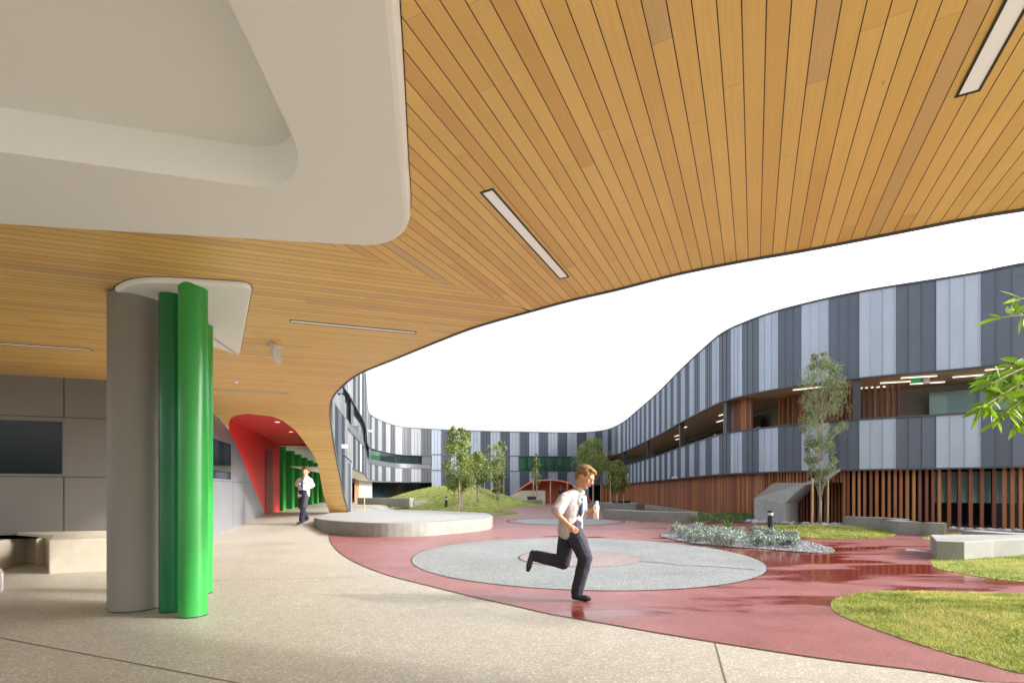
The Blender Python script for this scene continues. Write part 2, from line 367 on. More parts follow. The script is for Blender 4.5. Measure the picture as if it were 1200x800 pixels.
def ccw(p): return p if area(p) > 0 else p[::-1]
def inpoly(x, y, poly):
    px = np.array([p[0] for p in poly]); py = np.array([p[1] for p in poly]); r = np.zeros(np.shape(x), bool); j = len(poly)-1
    for i in range(len(poly)):
        c = ((py[i] > y) != (py[j] > y)) & (x < (px[j]-px[i])*(y-py[i])/(py[j]-py[i]+1e-12)+px[i]); r ^= c; j = i
    return r

# ------------------------------------------------------------------ GROUND
xs = np.unique(np.concatenate([[-600, -200, -80, -40, -25], np.arange(-16, 22, .4), [25, 40, 80, 200, 600]]))
ys = np.unique(np.concatenate([[-600, -200, -60, -20], np.arange(-8, 30, .4), np.arange(30, 62, 1.5), [80, 120, 250, 700]]))
m = MB(); nx = len(xs)
m.v = [(x, y, gz(x, y)) for y in ys for x in xs]
for j in range(len(ys)-1):
    for i in range(nx-1):
        m.f.append((j*nx+i, j*nx+i+1, (j+1)*nx+i+1, (j+1)*nx+i)); m.m.append(0); m.uv.append(None)
props(m.build('paving', M['paving'], smooth=True), kind='structure')

def sheet(name, pts, z, material, kind='structure'):
    m = MB(); n = len(pts); m.add([(x, y, z) for x, y in ccw(pts)], [tuple(range(n))])
    return props(m.build(name, material), kind=kind)
near_px = [(385.5, 624), (387, 634), (397, 646.6), (416.7, 659), (453.5, 673.5), (501.7, 686), (558, 700), (603.7, 710), (643, 719), (700, 729), (780, 743), (860, 756), (973, 773), (1087, 787), (1152, 798.5)]
near = spline([G(*p) for p in near_px], 5)
red_outline = near+[(6.2, 2.75), (14, 2.0), (24, 4), (24, 13), (14.5, 15), (9.5, 19), (9.2, 26), (9.8, 40), (9.6, 52), (-3, 50), (-4.0, 36), (-3.2, 24.5), (-4.2, 18), (-4.8, 15)]
sheet('red_surface', red_outline, .004, M['red_rubber'])
# dark saw-cut line along the near edge of the red surface
def strip(mb, pts, wd, z):
    pts = [Vector((p[0], p[1])) for p in pts]; vs = []
    for i, p in enumerate(pts):
        d = (pts[min(i+1, len(pts)-1)]-pts[max(i-1, 0)]).normalized(); n = Vector((-d.y, d.x))*wd/2
        for q in (p+n, p-n): vs.append((q.x, q.y, gz(q.x, q.y)+z))
    mb.add(vs, [(2*i, 2*i+1, 2*i+3, 2*i+2) for i in range(len(pts)-1)])
m = MB(); strip(m, near, .012, .008)
props(m.build('red_edge_line', M['crease']), kind='structure')
def ell(cx, cy, rx, ry, n=96, a0=0, a1=2*math.pi): return [(cx+rx*math.cos(a0+(a1-a0)*k/n), cy+ry*math.sin(a0+(a1-a0)*k/n)) for k in range(n)]
sheet('pale_circle', ell(1.26, 9.05, 3.06, 3.25), .008, M['circle_grey'])
sheet('red_inner_circle', ell(1.2, 8.65, 1.06, 1.06), .012, M['dusty_pink'])
sheet('far_pale_circle', ell(2.1, 19.2, 2.0, 2.0), .008, M['circle_grey'])
m = MB(); q = ell(2.1, 19.2, 2.3, 2.3); strip(m, q+q[:1], .07, .012); q = ell(1.2, 8.65, 1.08, 1.08); strip(m, q[30:70], .022, .016)
q = ell(1.26, 9.05, 3.07, 3.26); strip(m, q+q[:1], .012, .012)
crk = spline([(G(748, 658)), G(775, 660), G(800, 663), G(830, 664), G(885, 668)], 6); strip(m, crk, .03, .016)
props(m.build('ring_line', M['crease']), kind='structure')
m = MB()
for a, b in (((0, 747), (285, 801)), ((838, 753), (851, 800)), ((246, 680), (450, 675)), ((560, 700), (250, 712)), ((255, 688), (700, 760))):
    if a == (560, 700) or a == (255, 688): continue
    A, B = G(*a), G(*b)
    if b[1] >= 795: B = (B[0]+(B[0]-A[0])*1.5, B[1]+(B[1]-A[1])*1.5)
    n = 12; strip(m, [(A[0]+(B[0]-A[0])*k/n, A[1]+(B[1]-A[1])*k/n) for k in range(n+1)], .009, .003)
for a, b in (((0, 640+20), (0, 0)),): pass
props(m.build('paving_joint', M['joint']), kind='structure')
# the paved walk right of the frame, a thin grey drain strip in the red
sheet('drain_strip', ccw([G(1063, 643), G(1095, 646), G(1095, 648.5), G(1060, 645)]), .008, M['circle_grey'])

# ------------------------------------------------------------------ LAWNS
def lawn(outline, h, step=.25, z0=.008):
    poly = ccw(outline); P_ = np.array(poly); c = P_.mean(0)
    rings = 7; m = MB(); n = len(poly)
    for k in range(rings+1):
        t = k/rings; z = z0+h*sm(t*1.1) if k else z0
        for p in poly: m.v.append((c[0]+(p[0]-c[0])*(1-t), c[1]+(p[1]-c[1])*(1-t), z))
    for k in range(rings):
        for i in range(n):
            m.f.append((k*n+i, k*n+(i+1) % n, (k+1)*n+(i+1) % n, (k+1)*n+i)); m.m.append(0); m.uv.append(None)
    o = m.build('lawn', M['lawn'], smooth=True); props(o, kind='structure')
    def hz(x, y):                                          # height at a point (star-shaped outlines)
        best = 0
        for i in range(n):
            ax, ay = poly[i][0]-c[0], poly[i][1]-c[1]; bx, by = poly[(i+1) % n][0]-c[0], poly[(i+1) % n][1]-c[1]
            det = ax*by-ay*bx
            if abs(det) < 1e-12: continue
            px, py = x-c[0], y-c[1]; u = (px*by-py*bx)/det; v = (ax*py-ay*px)/det
            if u >= -1e-6 and v >= -1e-6: return z0+h*sm((1-(u+v))*1.1) if u+v < 1 else z0
        return z0
    return poly, hz
def grass(poly, hz, n, hgt, name='grass', wid=.0035):
    P_ = np.array(poly); lo, hi = P_.min(0), P_.max(0)
    x = rng.uniform(lo[0], hi[0], n*3); y = rng.uniform(lo[1], hi[1], n*3); k = inpoly(x, y, poly); x, y = x[k][:n], y[k][:n]; n = len(x)
    c = P_.mean(0); z = np.array([hz(a, b) for a, b in zip(x, y)])
    a = rng.uniform(0, 2*np.pi, n); h = hgt*rng.uniform(.5, 1.2, n); ln = rng.uniform(.3, 1.1, n)*h; b = rng.uniform(0, 2*np.pi, n); wd = wid*rng.uniform(.7, 1.6, n)
    V = np.empty((n, 3, 3)); V[:, 0] = np.stack([x-np.cos(a)*wd, y-np.sin(a)*wd, z-.003], 1); V[:, 1] = np.stack([x+np.cos(a)*wd, y+np.sin(a)*wd, z-.003], 1)
    V[:, 2] = np.stack([x+np.cos(b)*ln, y+np.sin(b)*ln, z+h], 1)
    pn = np.array([noise.noise(Vector((q*1.1, r*1.1, 0)))*.7+noise.noise(Vector((q*4.3, r*4.3, 3)))*.8 for q, r in zip(x, y)])
    tri_mesh(name, V.reshape(-1, 3), n, 3, np.clip(.48+.6*pn+rng.normal(0, .3, n), 0, 1), M['grass'], None, 'stuff')
def tri_mesh(name, V, n, k, tone, material, parent, kind=None):
    me = bpy.data.meshes.new(name); me.vertices.add(n*k); me.vertices.foreach_set('co', V.ravel()); me.loops.add(n*k)
    me.loops.foreach_set('vertex_index', np.arange(n*k, dtype=np.int32)); me.polygons.add(n); me.polygons.foreach_set('loop_start', np.arange(0, n*k, k, dtype=np.int32))
    me.polygons.foreach_set('loop_total', np.full(n, k, dtype=np.int32)); me.update(calc_edges=True)
    l = me.uv_layers.new(name='UVMap'); uv = np.zeros((n*k, 2)); uv[:, 0] = np.repeat(tone, k); uv[:, 1] = .5; l.data.foreach_set('uv', uv.ravel())
    me.materials.append(material); o = bpy.data.objects.new(name, me); COL.objects.link(o)
    if parent is not None: o.parent = parent
    if kind: o['kind'] = kind
    return o
L1 = spline([G(1200, 696.5), G(1115, 694), G(1058, 693), G(1019, 694), G(985, 700), G(974, 708), G(980, 718), G(1013, 733), G(1058, 749), G(1101, 763), G(1152, 777), G(1200, 790), (4.8, 2.95), (7.5, 3.2), (8.5, 4.6), (7.2, 5.6)], 6, True)
p, hz1 = lawn(L1, .07); grass(p, hz1, 120000, .024, wid=.003)
L2 = spline([G(1091, 659), G(1101, 667), G(1143, 675), G(1200, 682), (8.6, 6.1), (11.5, 6.6), (12.5, 8.8), (10.5, 9.9), G(1160, 650), G(1097, 654)], 6, True)
p, hz2 = lawn(L2, .06); grass(p, hz2, 60000, .027)
L3 = spline([G(886, 618.5), G(914, 626), G(961, 630.5), G(1010, 631), G(1038, 629.5), G(1051, 625), G(1018, 617.5), (11.0, 15.6), (9.8, 16.6), (8.6, 16.6)], 6, True)
p, hz3 = lawn(L3, .12); grass(p, hz3, 22000, .045, wid=.007)
L4 = spline([G(1083, 630), G(1095, 634), G(1130, 636), (11.5, 10.6), (15.5, 11.0), (15.5, 12.9), (13.2, 13.2), G(1120, 625)], 6, True)
p, hz4 = lawn(L4, .06); grass(p, hz4, 14000, .045, wid=.007)
# the grassed mound by the far trees
L5 = spline([(-11.5, 33.5), (-8.0, 30.6), (-4.6, 26.8), (-2.4, 26.0), (-.5, 30.5), (.6, 36), (2.8, 41), (1.8, 45.5), (-3, 46), (-9, 42), (-12.5, 38)], 6, True)
p5, hz5 = lawn(L5, 1.55); grass(p5, hz5, 16000, .07, wid=.02)
L6 = spline([G(520, 602), G(575, 604), G(606, 602), G(600, 600), G(560, 598.5), G(528, 599)], 6, True)
p, hz6 = lawn(L6, .05); grass(p, hz6, 3000, .05, wid=.015)

# ------------------------------------------------------------------ ENTRY CANOPY of the school: soffit, leg, upper storey
c17, s17 = math.cos(R(17)), math.sin(R(17))
def uv_of(x, y): return (x*c17+y*s17, -x*s17+y*c17)
def xy_of(u, v): return (u*c17-v*s17, u*s17+v*c17)
prof_pts = [(-20, 3.2), (13.3, 3.2), (13.8, 3.19), (14.5, 3.11), (15.17, 2.95), (15.8, 2.68), (16.6, 2.26), (17.7, 1.62), (18.8, 1.02), (19.9, .42), (20.25, .2)]
def prof(v): return float(np.interp(v, [a for a, b in prof_pts], [b for a, b in prof_pts]))
def on_soffit(px, py):                                     # point of the soffit surface seen through a pixel
    lo, hi = 1.5, 26.0
    for _ in range(60):
        D = (lo+hi)/2; x = (px-600)/F*D; z = CZ+(HZ-py)/F*D; v = uv_of(x, D)[1]
        if z > prof(v): hi = D
        elif py < HZ: lo = D
        else: lo = D
        # above the sheet -> came too far
    return x, D, z
def on_slope(px, py):                                      # same, for points on the sloping leg below eye level
    best = None
    for D in np.arange(11, 24, .01):
        x = (px-600)/F*D; z = CZ+(HZ-py)/F*D; v = uv_of(x, D)[1]
        if v < 13.0 or v > 20.0: continue
        e = abs(z-prof(v))
        if best is None or e < best[0]: best = (e, x, D)
    return best[1], best[2]
edge_flat = [(7.6, 2.1), (6, 2.62), (3.63, 3.43), (3.35, 3.54), (2.93, 3.76), (2.41, 4.02), (2.0, 4.2), (1.51, 4.46), (1.03, 4.8), (.62, 5.06), (.21, 5.37), (-.34, 5.8), (-.69, 6.13), (-1.73, 7.27), (-2.68, 8.34), (-3.55, 9.78), (-4.04, 10.8), (-4.5, 11.95)]
edge_slope = [on_slope(*q) for q in ((386.5, 488), (388, 500), (391, 520), (394.5, 540), (398.5, 560), (403, 583), (408, 602))]
edge = spline(edge_flat+edge_slope, 5)                    # right-hand edge of the soffit in plan, near to far
portalR = [on_slope(*q) for q in ((290, 484.6), (319, 488), (341, 500), (359, 521), (370.5, 539), (375, 557), (379.5, 581.5), (386, 599.5))]
portalR = spline(portalR, 5)
portalL = [on_slope(*q) for q in ((290, 484.6), (278, 486), (270, 490), (268, 497), (269, 503))]
WB, WS = (-7.55, 12.2), -.285                             # side wall line: x = WB.x + WS*(y-WB.y)
def wall_x(y): return WB[0]+WS*(y-WB[1])
def wall_u(v):
    y = (v-s17*(-WB[0]+WS*WB[1]))/(c17-s17*WS); return uv_of(wall_x(y), y)[0]
def interp_u(pts, v):
    q = sorted([(uv_of(*p)[1], uv_of(*p)[0]) for p in pts]); return float(np.interp(v, [a for a, b in q], [b for a, b in q]))
mit0, mit1 = np.array(C(336, 271)), np.array(C(612, 361)); mdir = (mit1-mit0)/np.linalg.norm(mit1-mit0)
vm_end = uv_of(*mit1)[1]
school = empty('school_wing', (-8, 14, 0), 'timber-lined canopy wing swooping down to the ground at a leg beside the red portal', 'building')
o1 = [C(0, 249), C(100, 256), C(200, 262), C(300, 268), C(400, 274)]; crn = [C(440, 275), C(463, 268.5), C(476, 257), C(481, 240)]; up = [C(478, 180), C(473, 80), C(468, 0)]
dn = np.array(o1[0])-np.array(o1[1]); dn /= np.linalg.norm(dn); du = np.array(up[2])-np.array(up[1]); du /= np.linalg.norm(du)
pa = tuple(np.array(o1[0])+dn*3.2); pb = tuple(np.array(up[2])+du*5)
outer = [pa]+o1[:-1]+spline([o1[-1]]+crn+[up[0]], 6)+up[1:]+[pb]+[(pa[0], pb[1])]
outer = ccw(outer)
zi = 3.1
i1_ = [G(0, 178, zi), G(150, 198.5, zi), G(260, 213.5, zi)]; ic = [G(297, 218, zi), G(327, 216, zi), G(344, 204, zi), G(349.5, 187, zi), G(346, 170, zi), G(340, 153, zi)]; iu = [G(303, 74, zi), G(267, 0, zi)]
di = np.array(i1_[0])-np.array(i1_[1]); di /= np.linalg.norm(di); dj = np.array(iu[1])-np.array(iu[0]); dj /= np.linalg.norm(dj)
ia, ib = tuple(np.array(i1_[0])+di*3), tuple(np.array(iu[1])+dj*3.2)
inner = ccw([ia]+i1_[:-1]+spline([i1_[-1]]+ic, 6)+iu+[ib, (ib[0]-2.5, ib[1]-.3), (ia[0]-.5, ib[1])])
hole_c = np.array(inner).mean(0); hole = [tuple(np.array(q)+(np.array(q)-hole_c)/np.linalg.norm(np.array(q)-hole_c)*.16) for q in inner]
def inhole(x, y): return bool(inpoly(np.array([x]), np.array([y]), hole)[0])
# left field: boards run along u
def mitre_u(v):                                           # u on the mitre line at this v
    a0, a1 = uv_of(*mit0), uv_of(*mit1); t = (v-a0[1])/(a1[1]-a0[1]); return a0[0]+t*(a1[0]-a0[0])
VFRONT = 10.5; ULEFT = -8.6
m = MB()
vs_ = sorted(set([round(q, 3) for q in np.concatenate([np.arange(-1.2, 13.2, .1), np.arange(13.2, 20.26, .08)])]))
vap = uv_of(*portalR[0])[1]; vend = uv_of(*portalL[-1])[1]
arc = 0; prevz = prof(vs_[0]); rows = []; pv = vs_[0]
edge_uv = sorted([(uv_of(*q)[1], uv_of(*q)[0]) for q in edge if q[1] > 5.0]); EV = [a for a, b in edge_uv]; EU = [b for a, b in edge_uv]
def edge_u(v): return float(np.interp(v, EV, EU))
for v in vs_:
    z = prof(v); arc += math.hypot(v-pv, z-prevz); pv, prevz = v, z
    rt = mitre_u(v) if v < vm_end else edge_u(v)
    lf = ULEFT if v <= VFRONT else wall_u(v)+.003
    iv = [(lf, rt)]
    if v > vap:
        pl = interp_u(portalL, v) if v < vend else lf
        iv = [(lf, max(pl, lf)), (interp_u(portalR, v), rt)]
    rows.append((v, z, arc, iv))
for (v0, z0, a0, i0), (v1, z1, a1, i1) in zip(rows[:-1], rows[1:]):
    pairs = [(i0[0], i1[0])] if len(i0) == 1 and len(i1) == 1 else ([(i0[0], i1[0]), (i0[1], i1[1])] if len(i0) == 2 else [((i0[0][0], (portalR[0] and uv_of(*portalR[0])[0])), i1[0]), ((uv_of(*portalR[0])[0], i0[0][1]), i1[1])])
    for (l0, r0), (l1, r1) in pairs:
        if r0-l0 < 1e-4 and r1-l1 < 1e-4: continue
        n = max(1, int(max(r0-l0, r1-l1)/(.2 if v0 < 3.5 else 3)))
        for k in range(n):
            q = [(l0+(r0-l0)*k/n, v0, z0, a0), (l0+(r0-l0)*(k+1)/n, v0, z0, a0), (l1+(r1-l1)*(k+1)/n, v1, z1, a1), (l1+(r1-l1)*k/n, v1, z1, a1)]
            pts = [(*xy_of(a, b), c) for a, b, c, d in q]
            if v0 < 3.5 and inhole((pts[0][0]+pts[2][0])/2, (pts[0][1]+pts[2][1])/2): continue
            m.quad(*pts[::-1], 0, [(a+30, d+30) for a, b, c, d in q][::-1])
m.build('timber_soffit', M['boards'], school, smooth=True)
# right field: boards run along 26.6 degrees from the view axis
dR = Vector((284, F)).normalized(); nR = Vector((dR.y, -dR.x))
right_poly = [(-9.5*mdir[0]+mit1[0], -9.5*mdir[1]+mit1[1])]+[tuple(mit1)]+[q for q in reversed(edge) if q[0] > mit1[0]]+[(7.6, -4), (-9.5*mdir[0]+mit1[0], -4)]
right_poly = ccw(right_poly)
bmr = bmesh.new(); bmr.faces.new([bmr.verts.new((x, y, 3.2)) for x, y in right_poly][::-1])
for q in np.arange(-9.5, .4, .12): bmesh.ops.bisect_plane(bmr, geom=bmr.verts[:]+bmr.edges[:]+bmr.faces[:], plane_co=(q, 0, 0), plane_no=(1, 0, 0))
for q in np.arange(-2.6, 3.6, .12): bmesh.ops.bisect_plane(bmr, geom=bmr.verts[:]+bmr.edges[:]+bmr.faces[:], plane_co=(0, q, 0), plane_no=(0, 1, 0))
m = MB()
for f in bmr.faces:
    c = f.calc_center_median()
    if inhole(c.x, c.y): continue
    m.add([v.co.copy() for v in f.verts], [tuple(range(len(f.verts)))], 0, [[(v.co.to_2d().dot(dR)+60, v.co.to_2d().dot(nR)+61.03) for v in f.verts]])
bmr.free()
m.build('timber_soffit', M['boards'], school)
# thin dark metal trim along the soffit edge and the zinc-clad face above it (outer face of the upper storey)
def z_edge(x, y):
    v = uv_of(x, y)[1]; return prof(v)
m = MB(); ev = [Vector((q[0], q[1], z_edge(*q)-.002)) for q in edge]
vs = []
for i, p in enumerate(ev):
    d = (ev[min(i+1, len(ev)-1)]-ev[max(i-1, 0)]); d.z = 0; d.normalize(); nn = Vector((d.y, -d.x, 0))    # towards the courtyard
    for off, dz in ((-.01, -.012), (.02, -.012), (.02, .12), (-.01, .12)): vs.append(p+nn*off+Vector((0, 0, dz)))
for i in range(len(ev)-1):
    for k in range(4): m.add([], [])
m.add(vs, [(4*i+k, 4*i+(k+1) % 4, 4*i+4+(k+1) % 4, 4*i+4+k) for i in range(len(ev)-1) for k in range(4)])
m.build('edge_trim', M['charcoal'], school)

# ------------------------------------------------------------------ the ring facade (one continuous plan line)
ZR, ZU, ZT, ZB = 7.97, 5.03, 3.63, 1.915
def rp(px, py): D = (ZR-CZ)*F/(HZ-py); return ((px-600)/F*D, D)
ring_ctrl = [(46, 12), (34, 11.2), (23, 12.3)]+[rp(*q) for q in ((1200, 309), (1149, 319), (1097, 327.6), (1049.6, 334.8), (1007, 342), (971, 349.4), (939, 357), (912, 364), (889, 371.5), (870, 379), (856, 385), (840, 395), (800, 431), (771, 460), (748, 480), (731, 494), (715, 502), (701, 505), (676, 506.7), (620, 506), (550, 504.5), (504, 502.5), (471, 500), (454, 495.6), (439, 489), (432, 483))]+[(-10.1, 33.6), (-8.4, 27.6), (-7.25, 22.6), (edge[-1][0]-.05, edge[-1][1]+.15)]
ring = spline(ring_ctrl, 8)
RA = np.array(ring); RS = np.concatenate([[0], np.cumsum(np.linalg.norm(np.diff(RA, axis=0), axis=1))])
def rat(s, off=0.0):                                      # point of the facade line, moved off metres away from the courtyard
    x = np.interp(s, RS, RA[:, 0]); y = np.interp(s, RS, RA[:, 1])
    x2 = np.interp(s+.15, RS, RA[:, 0]); y2 = np.interp(s+.15, RS, RA[:, 1]); x1 = np.interp(s-.15, RS, RA[:, 0]); y1 = np.interp(s-.15, RS, RA[:, 1])
    d = np.array([x2-x1, y2-y1]); d /= np.linalg.norm(d)+1e-9
    return (float(x+d[1]*off), float(y-d[0]*off))
def s_px(px, lo=0, hi=None):                              # arc length where the facade crosses a sight line
    a = RA[:, 0]/RA[:, 1]*F+600; idx = [i for i in range(len(a)-1) if (a[i]-px)*(a[i+1]-px) <= 0 and RS[i] >= lo and (hi is None or RS[i] <= hi)]
    i = idx[0]; t = (px-a[i])/(a[i+1]-a[i]+1e-9); return float(RS[i]+t*(RS[i+1]-RS[i]))
S1149 = s_px(1149)
bounds = [s_px(q) for q in (1149, 1097, 1049.6, 1007, 971, 939, 912, 889, 870, 856)]
s = bounds[-1]
while s < RS[-1]-.6: s += .86 if s < s_px(731, 20, 120) else 1.12; bounds.append(s)
bounds[-1] = RS[-1]
pre = [S1149]
while pre[-1] > 1.2: pre.append(pre[-1]-1.05)
bounds = sorted(set([0.0]+pre[1:]+bounds)); i1149 = min(range(len(bounds)), key=lambda i: abs(bounds[i]-S1149))
sC0, sC1 = s_px(690, 30), s_px(506, 30); sL1 = s_px(432.6, 60); sEnd = RS[-1]
main = empty('school_building', (10, 30, 0), 'long curved two-storey block clad in striped light and dark grey zinc round the courtyard', 'building')
ZM = [M['zinc_light'], M['zinc_dark'], M['zinc_mid'], M['zinc_silver'], M['charcoal'], M['zinc_light_dimmed'], M['zinc_dark_dimmed']]
tone = {}
def group_mat(g, s):
    if g not in tone:
        k = (g-i1149) % 2                                 # group i1149 (left of px 1149) is light
        if s > sC1: tone[g] = [3, 2][k] if random.random() < .8 else [0, 1][k]
        elif k == 0: tone[g] = 5 if s > sC0-6 else 0  # far groups take the copies dimmed against sun and sky light
        else: tone[g] = 6 if s > sC0-6 else 1
    return tone[g]
pid = [0]
def clad_band(name, s0, s1, z0, z1, parent, npan=3, off=0.0, seam=.022):
    m = MB(); f0 = z0 if callable(z0) else (lambda s: z0); f1 = z1 if callable(z1) else (lambda s: z1)
    for g in range(len(bounds)-1):
        a, b = bounds[g], bounds[g+1]
        for k in range(npan):
            pa, pb = a+(b-a)*k/npan, a+(b-a)*(k+1)/npan
            if pb <= s0+.02 or pa >= s1-.02: continue
            pa, pb = max(pa, s0), min(pb, s1); A, B = rat(pa, off), rat(pb, off); mi = group_mat(g, pa); pid[0] += 1; u = pid[0]
            za0, za1, zb0, zb1 = f0(pa), f1(pa), f0(pb), f1(pb)
            m.quad((*A, za0), (*B, zb0), (*B, zb1), (*A, za1), mi, [(u+.02, za0), (u+.35, zb0), (u+.35, zb1), (u+.02, za1)])
            A2 = rat(pa, off-seam); E = rat(pa+.018, off); E2 = rat(pa+.018, off-seam)
            m.quad((*A, za0), (*A2, za0), (*A2, za1), (*A, za1), mi, [(u+.02, za0)]*4); m.quad((*A2, za0), (*E2, za0), (*E2, za1), (*A2, za1), mi, [(u+.02, za0)]*4)
            m.quad((*E2, za0), (*E, za0), (*E, za1), (*E2, za1), mi, [(u+.02, za0)]*4)
    # dark flashings top and bottom
    n = max(2, int((s1-s0)/.4))
    for zf, h in ((f0, .05), (f1, .06)):
        for k in range(n):
            pa, pb = s0+(s1-s0)*k/n, s0+(s1-s0)*(k+1)/n; q = []
            za, zb = zf(pa)-h/2, zf(pb)-h/2
            a0, a1, b0, b1 = rat(pa, off-.035), rat(pa, off+.06), rat(pb, off-.035), rat(pb, off+.06)
            m.quad((*a0, za), (*b0, zb), (*b0, zb+h), (*a0, za+h), 4); m.quad((*a0, za+h), (*b0, zb+h), (*b1, zb+h), (*a1, za+h), 4); m.quad((*a1, za), (*b1, zb), (*b0, zb), (*a0, za), 4)
    return m.build(name, ZM, parent)
def ribbon(mb, s0, s1, z0, z1, off, mi=0, step=.4, offtop=None, uv=False):
    n = max(1, int((s1-s0)/step)); ot = off if offtop is None else offtop
    for k in range(n):
        pa, pb = s0+(s1-s0)*k/n, s0+(s1-s0)*(k+1)/n; A, B = rat(pa, off), rat(pb, off); A2, B2 = rat(pa, ot), rat(pb, ot)
        mb.quad((*A, z0), (*B, z0), (*B2, z1), (*A2, z1), mi, [(pa+9, off+9), (pb+9, off+9), (pb+9, ot+9), (pa+9, ot+9)] if uv else None)
clad_band('upper_cladding', 0, sC0, ZU, ZR, main)
clad_band('lower_cladding', 0, sC0, ZB, ZT, main)
clad_band('upper_cladding', sC0, sC1, 5.22, ZR, main)
swl, swr = s_px(682, 40), s_px(608, 40)
clad_band('cladding_panel', sC0, swl, 3.5, 5.17, main); clad_band('cladding_panel', swr, sC1, 3.5, 5.17, main)
clad_band('lower_cladding', sC0, sC1, .12, 3.45, main)
clad_band('upper_cladding', sC1, sEnd, ZU, ZR, main)
ZBL = 2.15
clad_band('lower_cladding', sC1, sEnd, ZBL, ZT, main)
# window band of the far wall
m = MB(); ribbon(m, swl, swr, 3.5, 5.2, .12, 0); o = m.build('window', M['glass_green'], main)
n = 7
for k in range(n+1):
    s = swl+(swr-swl)*k/n; A = rat(s, .05); t = rat(s+.1, .05); an = math.atan2(t[1]-A[1], t[0]-A[0]); MB().box(-.04, .04, -.05, .05, 3.5, 5.2, 0, an, (A[0], A[1], 0)).build('window_mullion', M['black'], main)
# ribbon window, left part, with a sloping grey sill
m = MB(); ribbon(m, sC1, sEnd, ZT, 4.1, .0, 0, offtop=.1); m.build('window_sill', M['zinc_mid'], main)
s = sC1; k = 0
while s < sEnd-.3:
    e = min(s+(3.4 if k % 4 else 1.1), sEnd)
    m = MB()
    if k % 4 == 0: ribbon(m, s, e, 4.1, ZU, .05); m.build('cladding_panel', M['zinc_mid'] if k % 8 else M['charcoal'], main)
    else:
        ribbon(m, s+.04, e-.04, 4.1, ZU, .14); m.build('window', M['glass'] if k % 3 else M['glass_green'], main)
    s = e; k += 1
# ground floor wall under the left part: dark glass and a timber panel
m = MB(); ribbon(m, sC1, sL1+5, 0, ZBL, 2.2); m.build('ground_floor_window', M['glass'], main)
m = MB(); ribbon(m, sC1, sEnd, ZBL, ZBL, .02, offtop=2.2); m.build('soffit', M['white'], main)
st = s_px(433, sL1-8)
m = MB(); ribbon(m, sL1-.3, sL1+5.5, 0, ZBL, .9, uv=True); m.build('timber_panel', mat('orange_timber', (.36, .14, .05), .6, noise_amt=.3, noise_scale=6), main)
m = MB(); ribbon(m, sL1-4.5, sL1-.3, 0, ZBL, .9); m.build('concrete_wall', M['conc_brightened'], main)
# back of the building and roof
m = MB(); ribbon(m, 0, sEnd, ZR-.35, ZR-.35, .0, offtop=7.0); m.build('roof', M['zinc_mid'], main)
m = MB(); ribbon(m, 0, sC1+8, -.1, ZR-.34, 7.0, step=1.2); m.build('back_wall', M['zinc_mid'], main)
# open gallery on the right: floor, timber soffit, back wall
m = MB(); ribbon(m, 0, sC0, ZU+.02, ZU+.02, .03, offtop=3.0, uv=True); m.build('gallery_soffit', M['boards_brown'], main)
m = MB(); ribbon(m, 0, sC0, 2.6, 2.6, .04, offtop=3.0); m.build('gallery_floor', M['conc_pale'], main)
m = MB(); ribbon(m, 0, sC0, 2.61, ZU+.01, 2.98); m.build('gallery_wall', M['grey_paint'], main)
m = MB(); ribbon(m, 0, sC0, 2.7, ZT, .05); m.build('parapet_lining', M['charcoal'], main)
for i, px in enumerate((730, 757, 795, 848, 1004)):
    sp_ = s_px(px, 0, sC0+2); A = rat(sp_, .18); t = rat(sp_+.1, .18); an = math.atan2(t[1]-A[1], t[0]-A[0])
    m = MB().box(-.11, .11, -.11, .11, ZT-.5, ZU+.01, 0, an, (A[0], A[1], 0)); m.build('post', M['charcoal'], main)
# gallery windows (teal reflections painted into the glass colour) and doors
def glaz(s0, s1, z0, z1, off, n, mt=None):
    m = MB(); ribbon(m, s0, s1, z0, z1, off); o = m.build('window', mt or M['glass'], main)
    m = MB()
    for k in range(n+1):
        s = s0+(s1-s0)*k/n; A = rat(s, off-.05); t = rat(s+.1, off-.05); an = math.atan2(t[1]-A[1], t[0]-A[0]); m.box(-.035, .035, -.05, .05, z0, z1, 0, an, (A[0], A[1], 0))
    ribbon(m, s0, s1, z1-.07, z1, off-.06); ribbon(m, s0, s1, z0, z0+.07, off-.06); ribbon(m, s0, s1, (z0+z1)/2+.35, (z0+z1)/2+.41, off-.06)
    o2 = m.build('frame', M['black'], o); return o
glaz(s_px(1200)-6, s_px(1115), 3.1, 4.75, 2.5, 6, M['glass_reflect_tint']); glaz(s_px(825, 0, 60), s_px(735, 0, 80), 3.0, 4.8, 2.6, 9)
# strip lights on the gallery ceiling
for k, px in enumerate((1190, 1150, 1108, 1085, 1065, 1030, 940, 815, 800, 786, 770, 762)):
    s = s_px(px, 0, 90); off = .75+(k % 3)*.65; A = rat(s, off); t = rat(s+.1, off); an = math.atan2(t[1]-A[1], t[0]-A[0])
    m = MB().box(-.5, .5, -.025, .025, ZU-.012, ZU+.015, 0, an+.15, (A[0], A[1], 0)); m.build('strip_light', M['lit_diffuser'], main)
# posters
for px, z, wd in ((783, 3.95, .4), (768, 3.95, .5), (806, 4.2, .45), (750, 4.2, .4)):
    s = s_px(px, 0, 90); A = rat(s, 2.4); t = rat(s+.1, 2.4); an = math.atan2(t[1]-A[1], t[0]-A[0])
    MB().box(-wd/2, wd/2, -.01, .01, z-.3, z+.3, 0, an, (A[0], A[1], 0)).build('notice_board', M['poster'], main)
